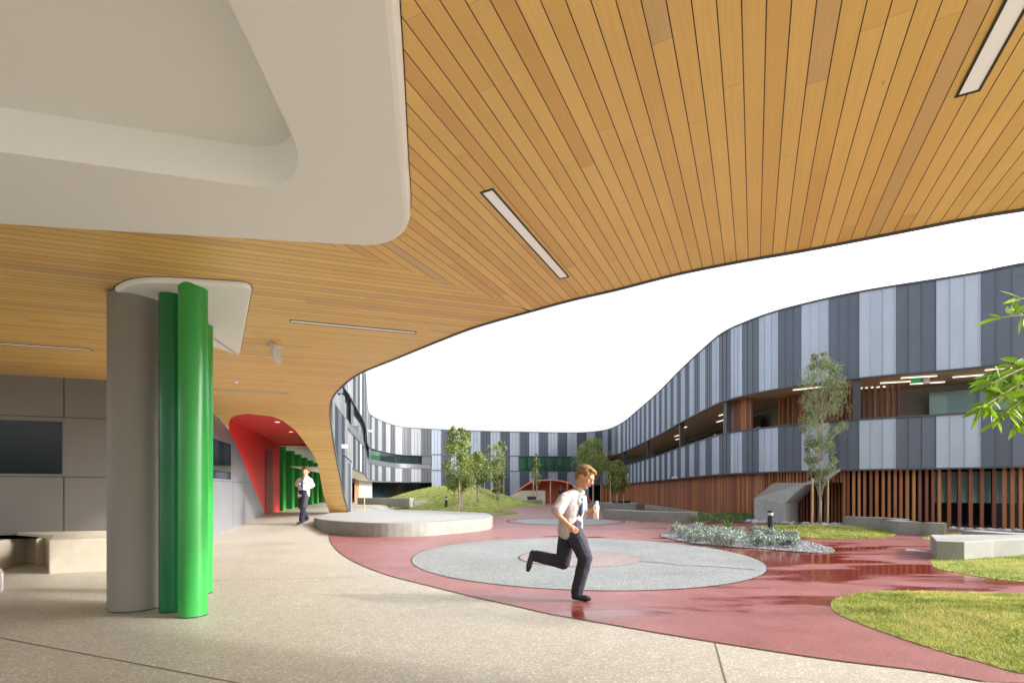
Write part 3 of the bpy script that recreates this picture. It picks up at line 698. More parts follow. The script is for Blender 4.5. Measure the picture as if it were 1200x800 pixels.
# vertical hardwood slats
def slats(name, s0, s1, z0, z1, off, step, wd, dep, parent, jit=.3, label=None, backing=None):
    m = MB(); s = s0; k = 0; zf = z0 if callable(z0) else (lambda s: z0); zt = z1 if callable(z1) else (lambda s: z1)
    while s < s1:
        A = rat(s, off); t = rat(s+.1, off); an = math.atan2(t[1]-A[1], t[0]-A[0]); w2 = wd*random.uniform(.9, 1.1)/2; pid[0] += 1
        m.box(-w2, w2, -dep/2, dep/2, zf(s), zt(s), 0, an, (A[0], A[1], 0), uvx=pid[0]+.5); s += (step(s) if callable(step) else step)*random.uniform(1-jit*.3, 1+jit*.3)
    return m.build(name, M['slats'], parent)
slats('slat_screen', s_px(1070), s_px(1007), 2.62, ZU-.02, 1.7, .2, .07, .12, main)
slats('slat_screen', s_px(1000), s_px(869, 0, 60), 2.62, ZU-.02, 1.9, .17, .08, .12, main)
slats('slat_screen', s_px(868, 0, 60), s_px(834, 0, 60), 2.62, ZU-.02, .55, .12, .09, .1, main)
# exit sign hanging in the gallery, small white detector
s = s_px(1080); A = rat(s, .6); an = math.atan2(rat(s+.1, .6)[1]-A[1], rat(s+.1, .6)[0]-A[0])
ex = MB().box(-.13, .13, -.02, .02, ZU-.22, ZU-.06, 0, an, (A[0], A[1], 0)).build('exit_sign', M['sign_green'], main)
MB().box(.03, .09, -.028, -.022, ZU-.19, ZU-.09, 0, an, (A[0], A[1], 0)).box(-.1, 0, -.028, -.022, ZU-.15, ZU-.12, 0, an, (A[0], A[1], 0)).build('pictogram', M['paper'], ex)
MB().box(.16, .32, -.028, .028, ZU-.27, ZU-.07, 0, an, (A[0]+.45, A[1]-.25, 0)).build('speaker', M['plastic_white'], main)

# ---- ground-floor timber screen (a thing of its own) and the wall behind
sA, sB = s_px(985), s_px(887, 0, 60)
scr = empty('timber_screen', (*rat(s_px(1100), .3), 0), 'screen of vertical red-brown hardwood battens under the right-hand zinc band', 'screen')
def stepf(s):
    a = s_px(1110); b = s_px(1000)
    return .235 if s < a else (.165 if s < b else .115)
slats('battens', 2, sA, .02, ZB+.0, .3, stepf, .085, .11, scr)
slats('battens', sB, s_px(702, 20, 90), .02, ZB, .3, .118, .105, .09, scr)
zarch0 = 1.63
slats('battens', sA, sB, lambda s: 1.50 if s < sB-.75 else 1.50-(s-(sB-.75))*.55, ZB, .3, .12, .08, .09, scr)
slats('battens', sA-.2, sB, .02, 1.5, 1.35, .13, .07, .09, scr)
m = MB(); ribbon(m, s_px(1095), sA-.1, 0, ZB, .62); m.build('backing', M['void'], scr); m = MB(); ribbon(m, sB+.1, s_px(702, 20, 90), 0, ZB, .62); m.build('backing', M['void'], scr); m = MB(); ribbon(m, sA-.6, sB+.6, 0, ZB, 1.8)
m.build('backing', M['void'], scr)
m = MB(); ribbon(m, 0, s_px(1095), 0, ZB+.1, 3.2); m.build('ground_floor_wall', M['dark_room'], main)
m = MB(); ribbon(m, 0, sC0, ZB+.03, ZB+.03, .04, offtop=3.2); m.build('ground_floor_soffit', M['charcoal'], main)
glaz(3, s_px(1178), .8, 1.85, 1.6, 9, M['glass_reflect_tint']); glaz(s_px(1165), s_px(1108), .8, 1.85, 1.6, 3, M['glass_reflect_tint'])
m = MB(); ribbon(m, 2, s_px(1165), 0, .8, 1.5); ribbon(m, 2, s_px(1165), .8, .8, 1.5, offtop=1.7); m.build('window_dado', M['zinc_mid'], main)
# concrete stair hood set into the screen
hood = empty('concrete_hood', (*rat((sA+sB)/2, .2), 0), 'angular board-marked concrete stair hood set into the timber batten screen', 'concrete hood')
def hoodpoly(pxs, off0, off1, name):
    m = MB(); fr = []; bk = []
    for px, z in pxs:
        s = s_px(px, 0, 60); fr.append((*rat(s, off0), z)); bk.append((*rat(s, off1), z))
    n = len(fr); m.add(fr+bk, [tuple(range(n)), tuple(range(2*n-1, n-1, -1))]+[(i, n+i, n+(i+1) % n, (i+1) % n) for i in range(n)])
    return m.build(name, M['conc_brightened'], hood)
hoodpoly([(887, 0), (921, 0), (921, .75), (944, 1.4), (972, 1.62), (985, 1.9), (985, 1.97), (966, 1.72), (944, 1.5), (909, 1.5), (887, .92)], -.15, 1.2, 'hood_shell')
# ---- plaster of zinc face above the canopy edge
m = MB(); acc = 0; g = 0
for i in range(len(edge)-1):
    a, b = edge[i], edge[i+1]; n = max(1, int(round(math.dist(a, b)/.35)))
    for k in range(n):
        A = (a[0]+(b[0]-a[0])*k/n, a[1]+(b[1]-a[1])*k/n); B = (a[0]+(b[0]-a[0])*(k+1)/n, a[1]+(b[1]-a[1])*(k+1)/n); za, zb = z_edge(*A)+.1, z_edge(*B)+.1
        acc += math.dist(A, B); mi = [3, 2, 1, 2][int(acc/.95) % 4] if A[1] > 9.5 else [0, 1][int(acc/1.05) % 2]; pid[0] += 1; u = pid[0]
        d = (Vector(B)-Vector(A)).normalized(); nn = Vector((d.y, -d.x))
        for lo, hi in ((0, 3.95), (5.03, ZR)):
            l0, l1 = max(za, lo), max(zb, lo)
            if hi <= l0+.01: continue
            m.quad((*A, l0), (*B, l1), (*B, hi), (*A, hi), mi, [(u+.02, l0), (u+.35, l1), (u+.35, hi), (u+.02, hi)])
            A2 = (A[0]+nn.x*.022, A[1]+nn.y*.022); A3 = (A2[0]+d.x*.018, A2[1]+d.y*.018); A4 = (A[0]+d.x*.018, A[1]+d.y*.018)
            for q0, q1 in ((A, A2), (A2, A3), (A3, A4)): m.quad((*q0, l0), (*q1, l0), (*q1, hi), (*q0, hi), mi, [(u+.02, l0)]*4)
m.build('zinc_cladding', ZM, school)
m = MB()
for i in range(len(edge)-1):
    a, b = edge[i], edge[i+1]; d = (Vector(b)-Vector(a)).normalized(); nn = Vector((d.y, -d.x)); ia = Vector(a)-nn*.12; ib = Vector(b)-nn*.12
    m.quad((*ia, 3.9), (*ib, 3.9), (*ib, 5.1), (*ia, 5.1), 0)
m.build('window', M['glass'], school)
m = MB()
for i in range(len(edge)-1):
    a, b = edge[i], edge[i+1]; d = (Vector(b)-Vector(a)).normalized(); nn = Vector((d.y, -d.x)); ia = Vector(a)-nn*.13; ib = Vector(b)-nn*.13
    if a[1] < 7 or z_edge(*b) < 3.1: continue
    m.quad((*a, 3.96), (*b, 3.96), (*ib, 4.08), (*ia, 4.08), 0)
    if i % 2 == 0:
        an = math.atan2(d.y, d.x); m.box(-.04, .04, -.06, .02, 4.1, 5.05, 0, an, (a[0]-nn.x*.06, a[1]-nn.y*.06, 0))
m.build('window_sill', M['white_edge'], school)
roofp = ccw([q for q in edge]+[(-9.3, 20), (-15, 20), (-11.3, 8), (-7.8, -3.7), (7.6, -4)])
m = MB(); n = len(roofp); m.add([(x, y, ZR-.3) for x, y in roofp], [tuple(range(n))]); m.build('roof', M['zinc_mid'], school)
m = MB()
for a, b in (((-15, 20), (-11.3, 8)), ((-11.3, 8), (-7.8, -3.7)), ((-7.8, -3.7), (7.6, -4)), ((7.6, -4), edge[0])): m.quad((*a, 3.25), (*b, 3.25), (*b, ZR-.3), (*a, ZR-.3), 0)
m.build('back_cladding', M['zinc_mid'], school)
# cladding end-cap of the leg down to the ground (the vertical zinc pier right of the soffit)
e0 = Vector(edge[-1]); m = MB()
pier = [(e0.x, e0.y), (e0.x+.02, e0.y+.25), (e0.x-.08, e0.y+.7), (e0.x-.4, e0.y+.7), (e0.x-.5, e0.y+.2), (e0.x-.45, e0.y+.05)]
for i in range(len(pier)):
    a, b = pier[i], pier[(i+1) % len(pier)]; pid[0] += 1
    m.quad((*a, .1), (*b, .1), (*b, 2.3 if i < 3 else 1.0), (*a, 2.3 if i < 3 else 1.0), [2, 5, 2, 1, 1, 1][i], [(pid[0]+.02, .1), (pid[0]+.35, .1), (pid[0]+.35, 2.3), (pid[0]+.02, 2.3)])
m.build('leg_pier', ZM, school)

# ------------------------------------------------------------------ side wall with window, red reveal, passage
def wz(y): return CZ
wp = [(y, prof(uv_of(wall_x(y), y)[1])) for y in np.arange(8.95, 18.6, .12)]
m = MB(); prev = None
for y, z in wp:
    a = (wall_x(y), y)
    if prev:
        m.quad((*prev[0], 0), (*a, 0), (*a, max(z, .05)), (*prev[0], max(prev[1], .05)), 0)
    prev = (a, z)
sidewall = empty('side_wall', (-7.5, 12, 0), 'smooth silver-grey panelled wall beside the path, sunlit at its foot', 'wall')
m.build('metal_panel', M['wall_panel_pale'], sidewall)
off = Vector((1, .285)).normalized()
def wpt(y, z, o=0.0): return (wall_x(y)+off.x*o, y-.285*0+off.y*0-0*o, z)
m = MB()
y0w, y1w = 10.2, 13.75
zt_, zb_ = 2.52, 1.52
def wq(m, ya, yb, za, zb, o, mi=0): m.quad(wpt(ya, za, o), wpt(yb, za, o), wpt(yb, zb, o), wpt(ya, zb, o), mi)
wnd = MB(); wq(wnd, y0w, y1w, zb_, zt_, .006); wo_ = wnd.build('window', M['glass'], sidewall)
m = MB()
for a, b, c_, d_ in ((y0w-.05, y1w+.05, zt_, zt_+.06), (y0w-.05, y1w+.05, zb_-.06, zb_), (y0w-.05, y0w+.02, zb_, zt_), (y1w-.02, y1w+.05, zb_, zt_), (12.6, 12.68, zb_, zt_)): 
    wq(m, a, b, c_, d_, .03); 
m.build('frame', M['black'], wo_)
m = MB()
for y in (11.4, 13.9, 15.2): wq(m, y, y+.012, .1, min(2.9, prof(uv_of(wall_x(y), y)[1])-.05), .004)
wq(m, 9, 15.8, 1.46, 1.47, .004); m.build('panel_joint', M['dark_gap'], sidewall)
# timber trim line where soffit meets the wall
portal = empty('red_portal', (-9, 17, .3), 'glossy red portal lining the passage through the timber leg', 'portal')
m = MB(); prev = None
for y in np.arange(13.5, 20.9, .12):
    z = max(.02, prof(uv_of(wall_x(y), y)[1])) if y < 18.5 else .02
    a = wpt(y, z, 0)
    if prev: m.quad(prev[0], a, wpt(y, 3.22, 0), prev[1], 0)
    prev = (a, wpt(y, 3.22, 0))
m.build('side_panel', M['red_paint'], portal)
m = MB()
pR = [(x, y, prof(uv_of(x, y)[1])) for x, y in portalR]
# ceiling of the passage
m.add([(wall_x(11.8), 11.8, 3.215), (-6.0, 11.8, 3.215), (-7.95, 20.9, 3.215), (wall_x(20.9), 20.9, 3.215)], [(0, 1, 2, 3)])
m.build('ceiling_panel', M['red_paint'], portal)
m = MB()
for a, b in zip(pR[:-1], pR[1:]):
    m.quad(a, b, (b[0], b[1], 3.21), (a[0], a[1], 3.21))
m.build('leg_lining', M['red_paint'], portal)
m = MB(); wq(m, 18.1, 19.4, .1, 2.75, .02); d_ = m.build('door', M['door_red'], portal)
for px, py in ((325, 494.5), (341, 506)):
    D = (3.2-CZ)*F/(HZ-py); x = (px-600)/F*D; MB().add([(x+.07*math.cos(t), D+.07*math.sin(t), 3.2) for t in np.linspace(0, 2*math.pi, 17)[:-1]], [tuple(range(16))]).build('downlight', M['lit_diffuser'], portal)
# green finned wall beyond
finw = empty('finned_wall', (wall_x(24), 24, .3), 'glazed passage wall with deep green vertical fins beyond the red portal', 'wall')
m = MB(); wq(m, 20.9, 40, .1, 3.3, -.3); m.build('window', M['glass_reflect_tint'], finw)
m = MB(); wq(m, 20.9, 40, .1, .75, -.2); m.build('dado', M['grey_paint'], finw)
for y in (21.3, 23.6, 25.9, 28.4, 31, 34, 37):
    a = wall_x(y); m = MB().box(-.35, .16, -.09, .09, .1, 3.15, 0, -math.atan(.285), (a, y, 0)); m.build('fin', M['fin_green'], finw)
m = MB(); m.add([(wall_x(20.9)-1, 20.95, 3.15), (-8.0, 20.95, 3.15), (-10.5, 30, 3.15), (wall_x(42)+3, 42, 3.15), (wall_x(42)-1, 42, 3.15)], [(0, 1, 2, 3, 4)]); m.build('soffit', M['white'], finw)
m = MB(); m.add([(wall_x(20.9)-1, 20.95, 3.15), (-8.0, 20.95, 3.15), (-8.0, 20.95, 3.6), (wall_x(20.9)-1, 20.95, 3.6)], [(0, 1, 2, 3)]); m.build('fascia', M['red_paint'], finw)
# ------------------------------------------------------------------ left front wall, ledge, benches
fw = empty('front_wall', (-8, 8.5, .5), 'dark warm-grey panelled wall with a black-framed window behind the columns', 'wall')
def fpt(u, z, o=0.0): x, y = xy_of(u, VFRONT-o); return (x, y, z)
u1 = wall_u(VFRONT); u0 = ULEFT
m = MB(); m.quad(fpt(u0, .3), fpt(u1, .3), fpt(u1, 3.2), fpt(u0, 3.2)); m.build('metal_panel', M['wall_panel'], fw)
def u_at(px):                                              # u on the front wall seen at a column of the picture
    k = (px-600)/F; y = VFRONT/(c17-s17*k); return uv_of(k*y, y)[0]
ua, ub, uc = u_at(-95), u_at(73), u_at(72)
zw0, zw1 = 1.5, 2.42
def fq(m, a, b, c_, d_, o, mi=0): m.quad(fpt(a, c_, o), fpt(b, c_, o), fpt(b, d_, o), fpt(a, d_, o), mi)
m = MB(); fq(m, ua, ub, zw0, zw1, .01); win = m.build('window', M['glass'], fw)
m = MB()
for a, b, c_, d_ in ((ua-.06, ub+.06, zw1, zw1+.06), (ua-.06, ub+.06, zw0-.06, zw0), (ub, ub+.06, zw0, zw1), (ub-.9, ub-.86, zw0, zw1), (ua-.06, ua, zw0, zw1)): fq(m, a, b, c_, d_, .035)
m.build('frame', M['black'], win)
m = MB()
for u in (u_at(74.5), u_at(74.5)-2.5): fq(m, u, u+.014, .5, 1.44, .004); fq(m, u, u+.014, 2.5, 3.2, .004)
u = u_at(74.5)
for z in (1.45, 2.5): fq(m, u0, u1, z-.006, z+.006, .004)
m.build('panel_joint', M['dark_gap'], fw)
# raised concrete ledge at the foot of the wall with a cut-out
def bench(name, label, pts, z0, z1, mt, cat='bench', group=None, bev=.02):
    m = MB().prism(ccw(pts), z0, z1); o = m.build(name, mt, bevel=bev, loc=(pts[0][0], pts[0][1], 0)); return props(o, label, cat, group)
A_ = G(57, 672); B_ = G(133, 667); 
bench('concrete_ledge', 'cream concrete ledge with an angled end behind the grey column, under the front wall', [G(57, 672), G(125, 668.5), (-5.5, 7.6), (-6.3, 8.3), xy_of(wall_u(VFRONT), VFRONT-.02), xy_of(u_at(20), VFRONT-.02), G(62, 626, .5)], -.1, .49, M['conc_pale'], 'ledge')
bench('concrete_ledge', 'low cream concrete ledge running off the left side of the photo', [xy_of(ULEFT, VFRONT-.05), xy_of(ULEFT, 9.3), G(-60, 672), G(0, 668), G(18, 661), G(50, 641, .2), xy_of(u_at(81), VFRONT-.9), xy_of(u_at(81), VFRONT-.03)], -.1, .44, M['conc_pale'], 'ledge')
bench('white_block', 'white rounded block end at the far left edge of the paving', [G(-40, 694), G(3, 694), G(4, 690), G(2, 686), G(-40, 686)], 0, .23, M['plastic_white'], 'block')

# ------------------------------------------------------------------ white bulkhead with recess
bulk = empty('ceiling_bulkhead', (-2, 2, 3.1), 'large white plaster bulkhead with a rounded corner and a sunken rounded recess', 'bulkhead')
bm = bmesh.new()
def loop(pts, z, ins=0.0):
    pts = [Vector(p) for p in pts]; n = len(pts); out = []
    for i, p in enumerate(pts):
        d = (pts[(i+1) % n]-pts[i-1]).normalized(); out.append(bm.verts.new((p.x-d.y*ins, p.y+d.x*ins, z)))
    return out
def wallq(a, b):
    n = len(a)
    for i in range(n): bm.faces.new((a[i], a[(i+1) % n], b[(i+1) % n], b[i]))
rings = [loop(outer, 3.202, .0), loop(outer, 3.15, .0), loop(outer, 3.125, .008), loop(outer, 3.108, .024), loop(outer, 3.1, .05)]
for a, b in zip(rings[:-1], rings[1:]): wallq(a, b)
top_in = loop(inner, 3.1); up_in = loop(inner, 3.35); wallq(top_in, up_in); bm.faces.new(up_in)
eds = []
for lp in (rings[-1], top_in):
    n = len(lp)
    for i in range(n):
        e = bm.edges.get((lp[i], lp[(i+1) % n])); eds.append(e)
bmesh.ops.triangle_fill(bm, edges=eds, use_beauty=True)
bmesh.ops.recalc_face_normals(bm, faces=bm.faces)
me = bpy.data.meshes.new('plaster_panel'); 
for v in bm.verts: v.co -= Vector(bulk.location)
bm.to_mesh(me); bm.free(); me.materials.append(M['white']); po = bpy.data.objects.new('plaster_panel', me); COL.objects.link(po); po.parent = bulk
m = MB(); strip_pts = outer+[outer[0]]
vs = []
for i in range(len(outer)):
    p = Vector(outer[i]); d = (Vector(outer[(i+1) % len(outer)])-Vector(outer[i-1])).normalized()
    vs += [(p.x+d.y*.006, p.y-d.x*.006, 3.196), (p.x-d.y*.01, p.y+d.x*.01, 3.196)]
n = len(outer); m.add(vs, [(2*i, 2*i+1, (2*i+3) % (2*n), (2*i+2) % (2*n)) for i in range(n)]); m.build('shadow_gap', M['dark_gap'], bulk)

# ------------------------------------------------------------------ columns + cap
cap = empty('column_cap', (-3, 5.2, 3.15), 'white rounded ceiling plate above the grey and green columns', 'ceiling plate')
def rounded(pts, rads, n=6):
    out = []
    for i, p in enumerate(pts):
        p = np.array(p); a = np.array(pts[i-1])-p; b = np.array(pts[(i+1) % len(pts)])-p; a /= np.linalg.norm(a); b /= np.linalg.norm(b); r = rads[i]
        for k in range(n+1): t = k/n; out.append(tuple((p+a*r)*(1-t)**2+p*2*t*(1-t)+(p+b*r)*t*t))
    return out
cp = ccw(rounded([C(130, 338), C(158, 322), C(296, 330), C(281, 413), C(235, 398)], [.15, .3, .15, .15, .15]))
cpi = []; n = len(cp)
m = MB()
for z, ins in ((3.202, 0), (3.17, 0), (3.15, .02), (3.148, .05)):
    for i, p in enumerate(cp):
        d = (Vector(cp[(i+1) % n])-Vector(cp[i-1])).normalized(); m.v.append((p[0]-d.y*ins, p[1]+d.x*ins, z))
for k in range(3):
    for i in range(n): m.f.append((k*n+i, k*n+(i+1) % n, (k+1)*n+(i+1) % n, (k+1)*n+i)); m.m.append(0); m.uv.append(None)
m.f.append(tuple(range(3*n, 4*n))); m.m.append(0); m.uv.append(None)
m.build('plate', M['white'], cap)
m = MB(); vs = []
for i in range(n):
    p = Vector(cp[i]); d = (Vector(cp[(i+1) % n])-Vector(cp[i-1])).normalized(); vs += [(p.x+d.y*.01, p.y-d.x*.01, 3.196), (p.x-d.y*.01, p.y+d.x*.01, 3.196)]
m.add(vs, [(2*i, 2*i+1, (2*i+3) % (2*n), (2*i+2) % (2*n)) for i in range(n)]); m.build('shadow_gap', M['dark_gap'], cap)
def column(name, label, px, D, r, mt, group=None):
    x = (px-600)/F*D; e = empty(name, (x, D, 0), label, 'column', group)
    m = MB(); n = 64
    m.v = [(x+r*math.cos(2*math.pi*k/n), D+r*math.sin(2*math.pi*k/n), z) for z in (.012, 3.17) for k in range(n)]
    m.f = [(k, (k+1) % n, n+(k+1) % n, n+k) for k in range(n)]; m.m = [0]*n; m.uv = [None]*n
    m.build('shaft', mt, e, smooth=True)
    m = MB().tube([(x, D, -.02), (x, D, .014)], r*.97, 48); m.build('base_ring', M['black'], e)
    return e
column('column', 'thick matte grey concrete column, leftmost and widest of the column cluster', 161, 5.0, .245, M['grey_paint'])
column('green_column', 'dark green pipe column between the grey column and the frontmost green one', 203, 4.86, .122, M['green_deep'], 'green pipe columns')
column('green_column', 'bright green gloss pipe column standing nearest the camera, its foot lowest', 226.3, 4.67, .123, M['green'], 'green pipe columns')
column('green_column', 'green pipe column mostly hidden behind the frontmost one, a sliver showing at right', 236, 5.7, .118, M['green'], 'green pipe columns')

# ------------------------------------------------------------------ ceiling fittings
def ceil_light(label, a, b, wd, z=3.2):
    a, b = Vector(a), Vector(b); d = (b-a); L = d.length; an = math.atan2(d.y, d.x); mid = (a+b)/2
    e = empty('ceiling_light', (mid.x, mid.y, z), label, 'light', 'linear ceiling lights')
    m = MB(); h = wd/2
    for x0, x1, y0, y1 in ((-L/2-.012, L/2+.012, h, h+.012), (-L/2-.012, L/2+.012, -h-.012, -h), (-L/2-.012, -L/2, -h, h), (L/2, L/2+.012, -h, h)): m.box(x0, x1, y0, y1, -.006, .03, 0, an, (mid.x, mid.y, z))
    m.build('frame', M['black'], e)
    MB().box(-L/2, L/2, -h, h, -.002, .01, 0, an, (mid.x, mid.y, z)).build('diffuser', M['diffuser'], e)
    return e
a = Vector(C(571, 224)); b = Vector(C(659.5, 325)); ceil_light('recessed strip light just right of the white bulkhead corner', a, a+dR*(b-a).length, .075)
a = Vector(C(1134.5, 108)); ceil_light('recessed strip light cut off by the upper right corner of the photo', a, a-dR*1.5, .075)
dL = Vector((c17, s17))
for lab, p0, p1 in (('thin strip light on the boards just right of the column cap', (341, 376), (487, 388.5)), ('thin strip light on the boards at the left edge, left of the grey column', (-60, 398), (105, 409)), ('faint strip light just above the red portal', (248, 456), (337, 461))):
    a = Vector(C(*p0)); b = Vector(C(*p1)); ceil_light(lab, a, a+dL*(b-a).length, .06)
a = C(323, 405); e = empty('hanging_sign', (*a, 3.2), 'small pale sign blade hanging edge-on from the boarded ceiling', 'sign')
MB().box(-.09, .09, -.06, .06, -.02, .005, 0, R(17), (*a, 3.2)).build('mount', M['plastic_white'], e); MB().box(-.02, .02, -.2, .2, -.2, -.02, 0, R(12), (*a, 3.2)).build('blade', M['poster'], e)
for i, (px, py) in enumerate(((276, 447), (384, 505.5))):
    a = C(px, py) if py < 480 else None
    if a: 
        o = MB().tube([(*a, 3.205), (*a, 3.17)], [.05, .035], 16).build('smoke_detector', M['plastic_white'], loc=(*a, 3.2)); props(o, 'small round white detector on the boards above the red portal', 'detector')
# security camera boxes on the zinc corner
def cctv(px, py, D, label, s=1.0):
    p = P(px, py, D); e = empty('security_camera', p, label, 'camera', 'security cameras on the zinc cladding')
    MB().box(-.28*s, .2*s, -.1*s, .1*s, -.09*s, .09*s, 0, .1, p).build('housing', M['plastic_white'], e, bevel=.02); MB().tube([p+Vector((-.2*s, 0, -.05*s)), p+Vector((-.42*s, .25*s, .1*s))], .025*s, 8).build('bracket', M['charcoal'], e)
cctv(401, 523, 17.2, 'white security camera on a bracket at the zinc corner beside the timber leg', .8)
cctv(433, 505, 39, 'tiny camera at the far end of the left zinc wall', 1.0)
cctv(791, 559.5, 25.6, 'small white dome camera where the right zinc band meets the battens', .6)
m = MB().tube([P(394, 524, 17.4), P(412, 541, 17.9)], .03, 8); props(m.build('conduit', M['charcoal'], loc=tuple(P(394, 524, 17.4))), 'dark slanting rod fixed to the zinc cladding above the path', 'rod')

# ------------------------------------------------------------------ concrete platform, benches, planters
plf = [G(a, b, 0) for a, b in ((368, 621), (385, 625), (418, 628.2), (455, 629.3), (500, 628), (540, 624.6), (565, 621.8), (575, 619.5), (577, 616))]
plb = [G(a, b, .38) for a, b in ((566, 600.5), (530, 598.7), (480, 597.3), (430, 596.5), (400, 597.2), (386, 600), (374, 605))]
plat = empty('seating_platform', (-4, 16, 0), 'curved concrete seating platform with a grey top edging the red surface', 'platform')
pts = ccw(spline(plf+plb, 5, True))
MB().prism(pts, -.1, .375).build('base', M['conc'], plat, bevel=.015)
cx = sum(p[0] for p in pts)/len(pts); cy = sum(p[1] for p in pts)/len(pts)
m = MB(); m.add([(cx+(x-cx)*.985, cy+(y-cy)*.985, .38) for x, y in pts], [tuple(range(len(pts)))]); m.build('top_slab', M['plat_top'], plat)
def pbench(label, front, h, depth, z0=0.0, group='concrete benches around the courtyard', name='concrete_bench', cat='bench', mt='conc', n=5):
    fr = [np.array(p) for p in spline(front, n)]; bk = []
    for i, p in enumerate(fr):
        d = fr[min(i+1, len(fr)-1)]-fr[max(i-1, 0)]; d /= np.linalg.norm(d); nn = np.array([-d[1], d[0]])
        if nn[1] < 0 and abs(nn[1]) > .2: nn = -nn
        bk.append(p+nn*depth)
    pts = [tuple(p) for p in fr]+[tuple(p) for p in bk[::-1]]
    m = MB().prism(ccw(pts), z0-.1, z0+h); return props(m.build(name, M[mt], bevel=.015, loc=(*front[0], z0)), label, cat, group)
pbench('long low concrete bench before the batten wall, left of the silver shrubs', [G(706, 606.5), G(750, 609.5), G(811, 612)], .38, .7)
pbench('concrete bench curving along the front of the battens at right, behind the small lawn', [(10.95, 16.0), G(1035, 620.5), G(1088, 628), G(1107, 629)], .36, .45)
bench('concrete_bench', 'thick concrete bench with a square end, rightmost, on the lawn in front', [G(1097, 656), G(1130, 657.5), G(1165, 654.5), G(1215, 652), (13.0, 8.9), (13.0, 9.6), (9.6, 9.65), (8.3, 9.6)], -.05, .335, M['conc'], 'bench', 'concrete benches around the courtyard', .012)
pbench('low slab bench lying just behind the thick square-ended bench', [G(1127, 636.5), G(1165, 640), G(1230, 645)], .3, .45)
pbench('low concrete bench in front of the grass mound, left end', [(-10.1, 31.6), (-8.6, 31.0), (-6.4, 30.2)], .48, .5, z0=.28)
pbench('short darker concrete bench segment at the foot of the mound, near the bollard', [(-6.2, 30.6), (-5.2, 31.2), (-3.9, 31.0)], .5, .5, z0=.08)
pbench('long concrete bench right of the mound, beside the small bin', [G(574, 592.2), G(600, 592), G(636, 591.2)], .42, .6)
pbench('low stone kerb behind the right tip of the platform', [G(519, 603), G(550, 603.2), G(588, 602.8)], .1, .35, name='kerb', cat='kerb', group=None)
pbench('far concrete planter wall holding the two small trees right of the running boy', [G(690, 597.5), G(715, 598), G(745, 599)], .45, 1.0, name='planter', cat='planter', group=None)
bench('concrete_footing', 'pale concrete upstand running along the foot of the batten wall', [rat(s_px(884, 0, 60), -.1)]+[rat(s, -.1) for s in np.linspace(s_px(884, 0, 60), s_px(735, 0, 80), 14)]+[rat(s, .2) for s in np.linspace(s_px(735, 0, 80), s_px(884, 0, 60), 14)], 0, .16, M['conc'], 'upstand')

# bollards
def bollard(px, py, D, h, label):
    x = (px-600)/F*D; z0 = max(gz(x, D), 0); e = empty('bollard', (x, D, z0), label, 'bollard', 'bollard lights')
    MB().tube([(x, D, z0), (x, D, z0+h*.8)], .075, 20).build('post', M['black'], e); MB().tube([(x, D, z0+h*.8), (x, D, z0+h*.92)], .065, 20).build('lens', M['plastic_white'], e)
    MB().tube([(x, D, z0+h*.92), (x, D, z0+h)], .077, 20).build('cap', M['black'], e)
bollard(903, 626, 13.4, .66, 'short black bollard light with a pale band, right of the silver shrubs')
bollard(523, 597, 28.5, .85, 'black bollard light left of the staked trees by the mound')
# bin, dark green pot
o = MB().tube([(*G(623, 590.5), 0), (*G(623, 590.5), .72)], [.33, .42], 20).build('bin', M['charcoal'], loc=(*G(623, 590.5), 0)); props(o, 'small dark waste bin at the right end of the far bench', 'bin')
x, y = G(728, 597.5); o = MB().tube([(x, y, 0), (x, y, .62)], [.5, .56], 24).build('planter_pot', mat('dark_green_pot', (.02, .045, .04), .5), loc=(x, y, 0)); props(o, 'dark green round tub under the smaller tree right of the boy', 'tub')

# orange arched entry and concrete ramp walls at the far wall
ent = empty('arched_entry', (2.5, 46, 0), 'orange arched stair shell with a pale wedge wall against the far zinc wall', 'entry')
m = MB(); D = 47; arc = [(584, 590), (600, 580), (612, 570), (624, 563.5), (640, 561.5), (660, 563), (676, 569), (690, 582), (694, 590)]
arc = spline(arc, 4); fr = [P(a, b, D) for a, b in arc]; bk = [P(a, b, D)+Vector((0, 2.5, 0)) for a, b in arc]; n = len(fr)
m.add(fr+bk, [(i, i+1, n+i+1, n+i) for i in range(n-1)]); sh = m.build('arch_shell', M['orange'], ent, smooth=True); sh.modifiers.new('s', 'SOLIDIFY').thickness = .15
m = MB(); m.add([tuple(q) for q in bk]+[(bk[-1].x, bk[-1].y, 0), (bk[0].x, bk[0].y, 0)], [tuple(range(n+2))]); m.build('back_panel', M['orange'], ent)
m = MB(); D = 45; w_ = [P(583, 590.3, D), P(600, 580, D), P(611, 574.5, D), P(639, 574.5, D), P(639, 590.3, D)]; w2 = [q+Vector((0, .25, 0)) for q in w_]; n = 5
m.add(w_+w2, [tuple(range(n)), tuple(range(2*n-1, n-1, -1))]+[(i, n+i, n+(i+1) % n, (i+1) % n) for i in range(n)]); m.build('wedge_wall', M['conc_pale'], ent)
for px in (625, 645, 665, 683): MB().tube([P(px, 590, 44.5), P(px, 564, 44.5)], .05, 6).build('pole', M['wood_post'], ent)

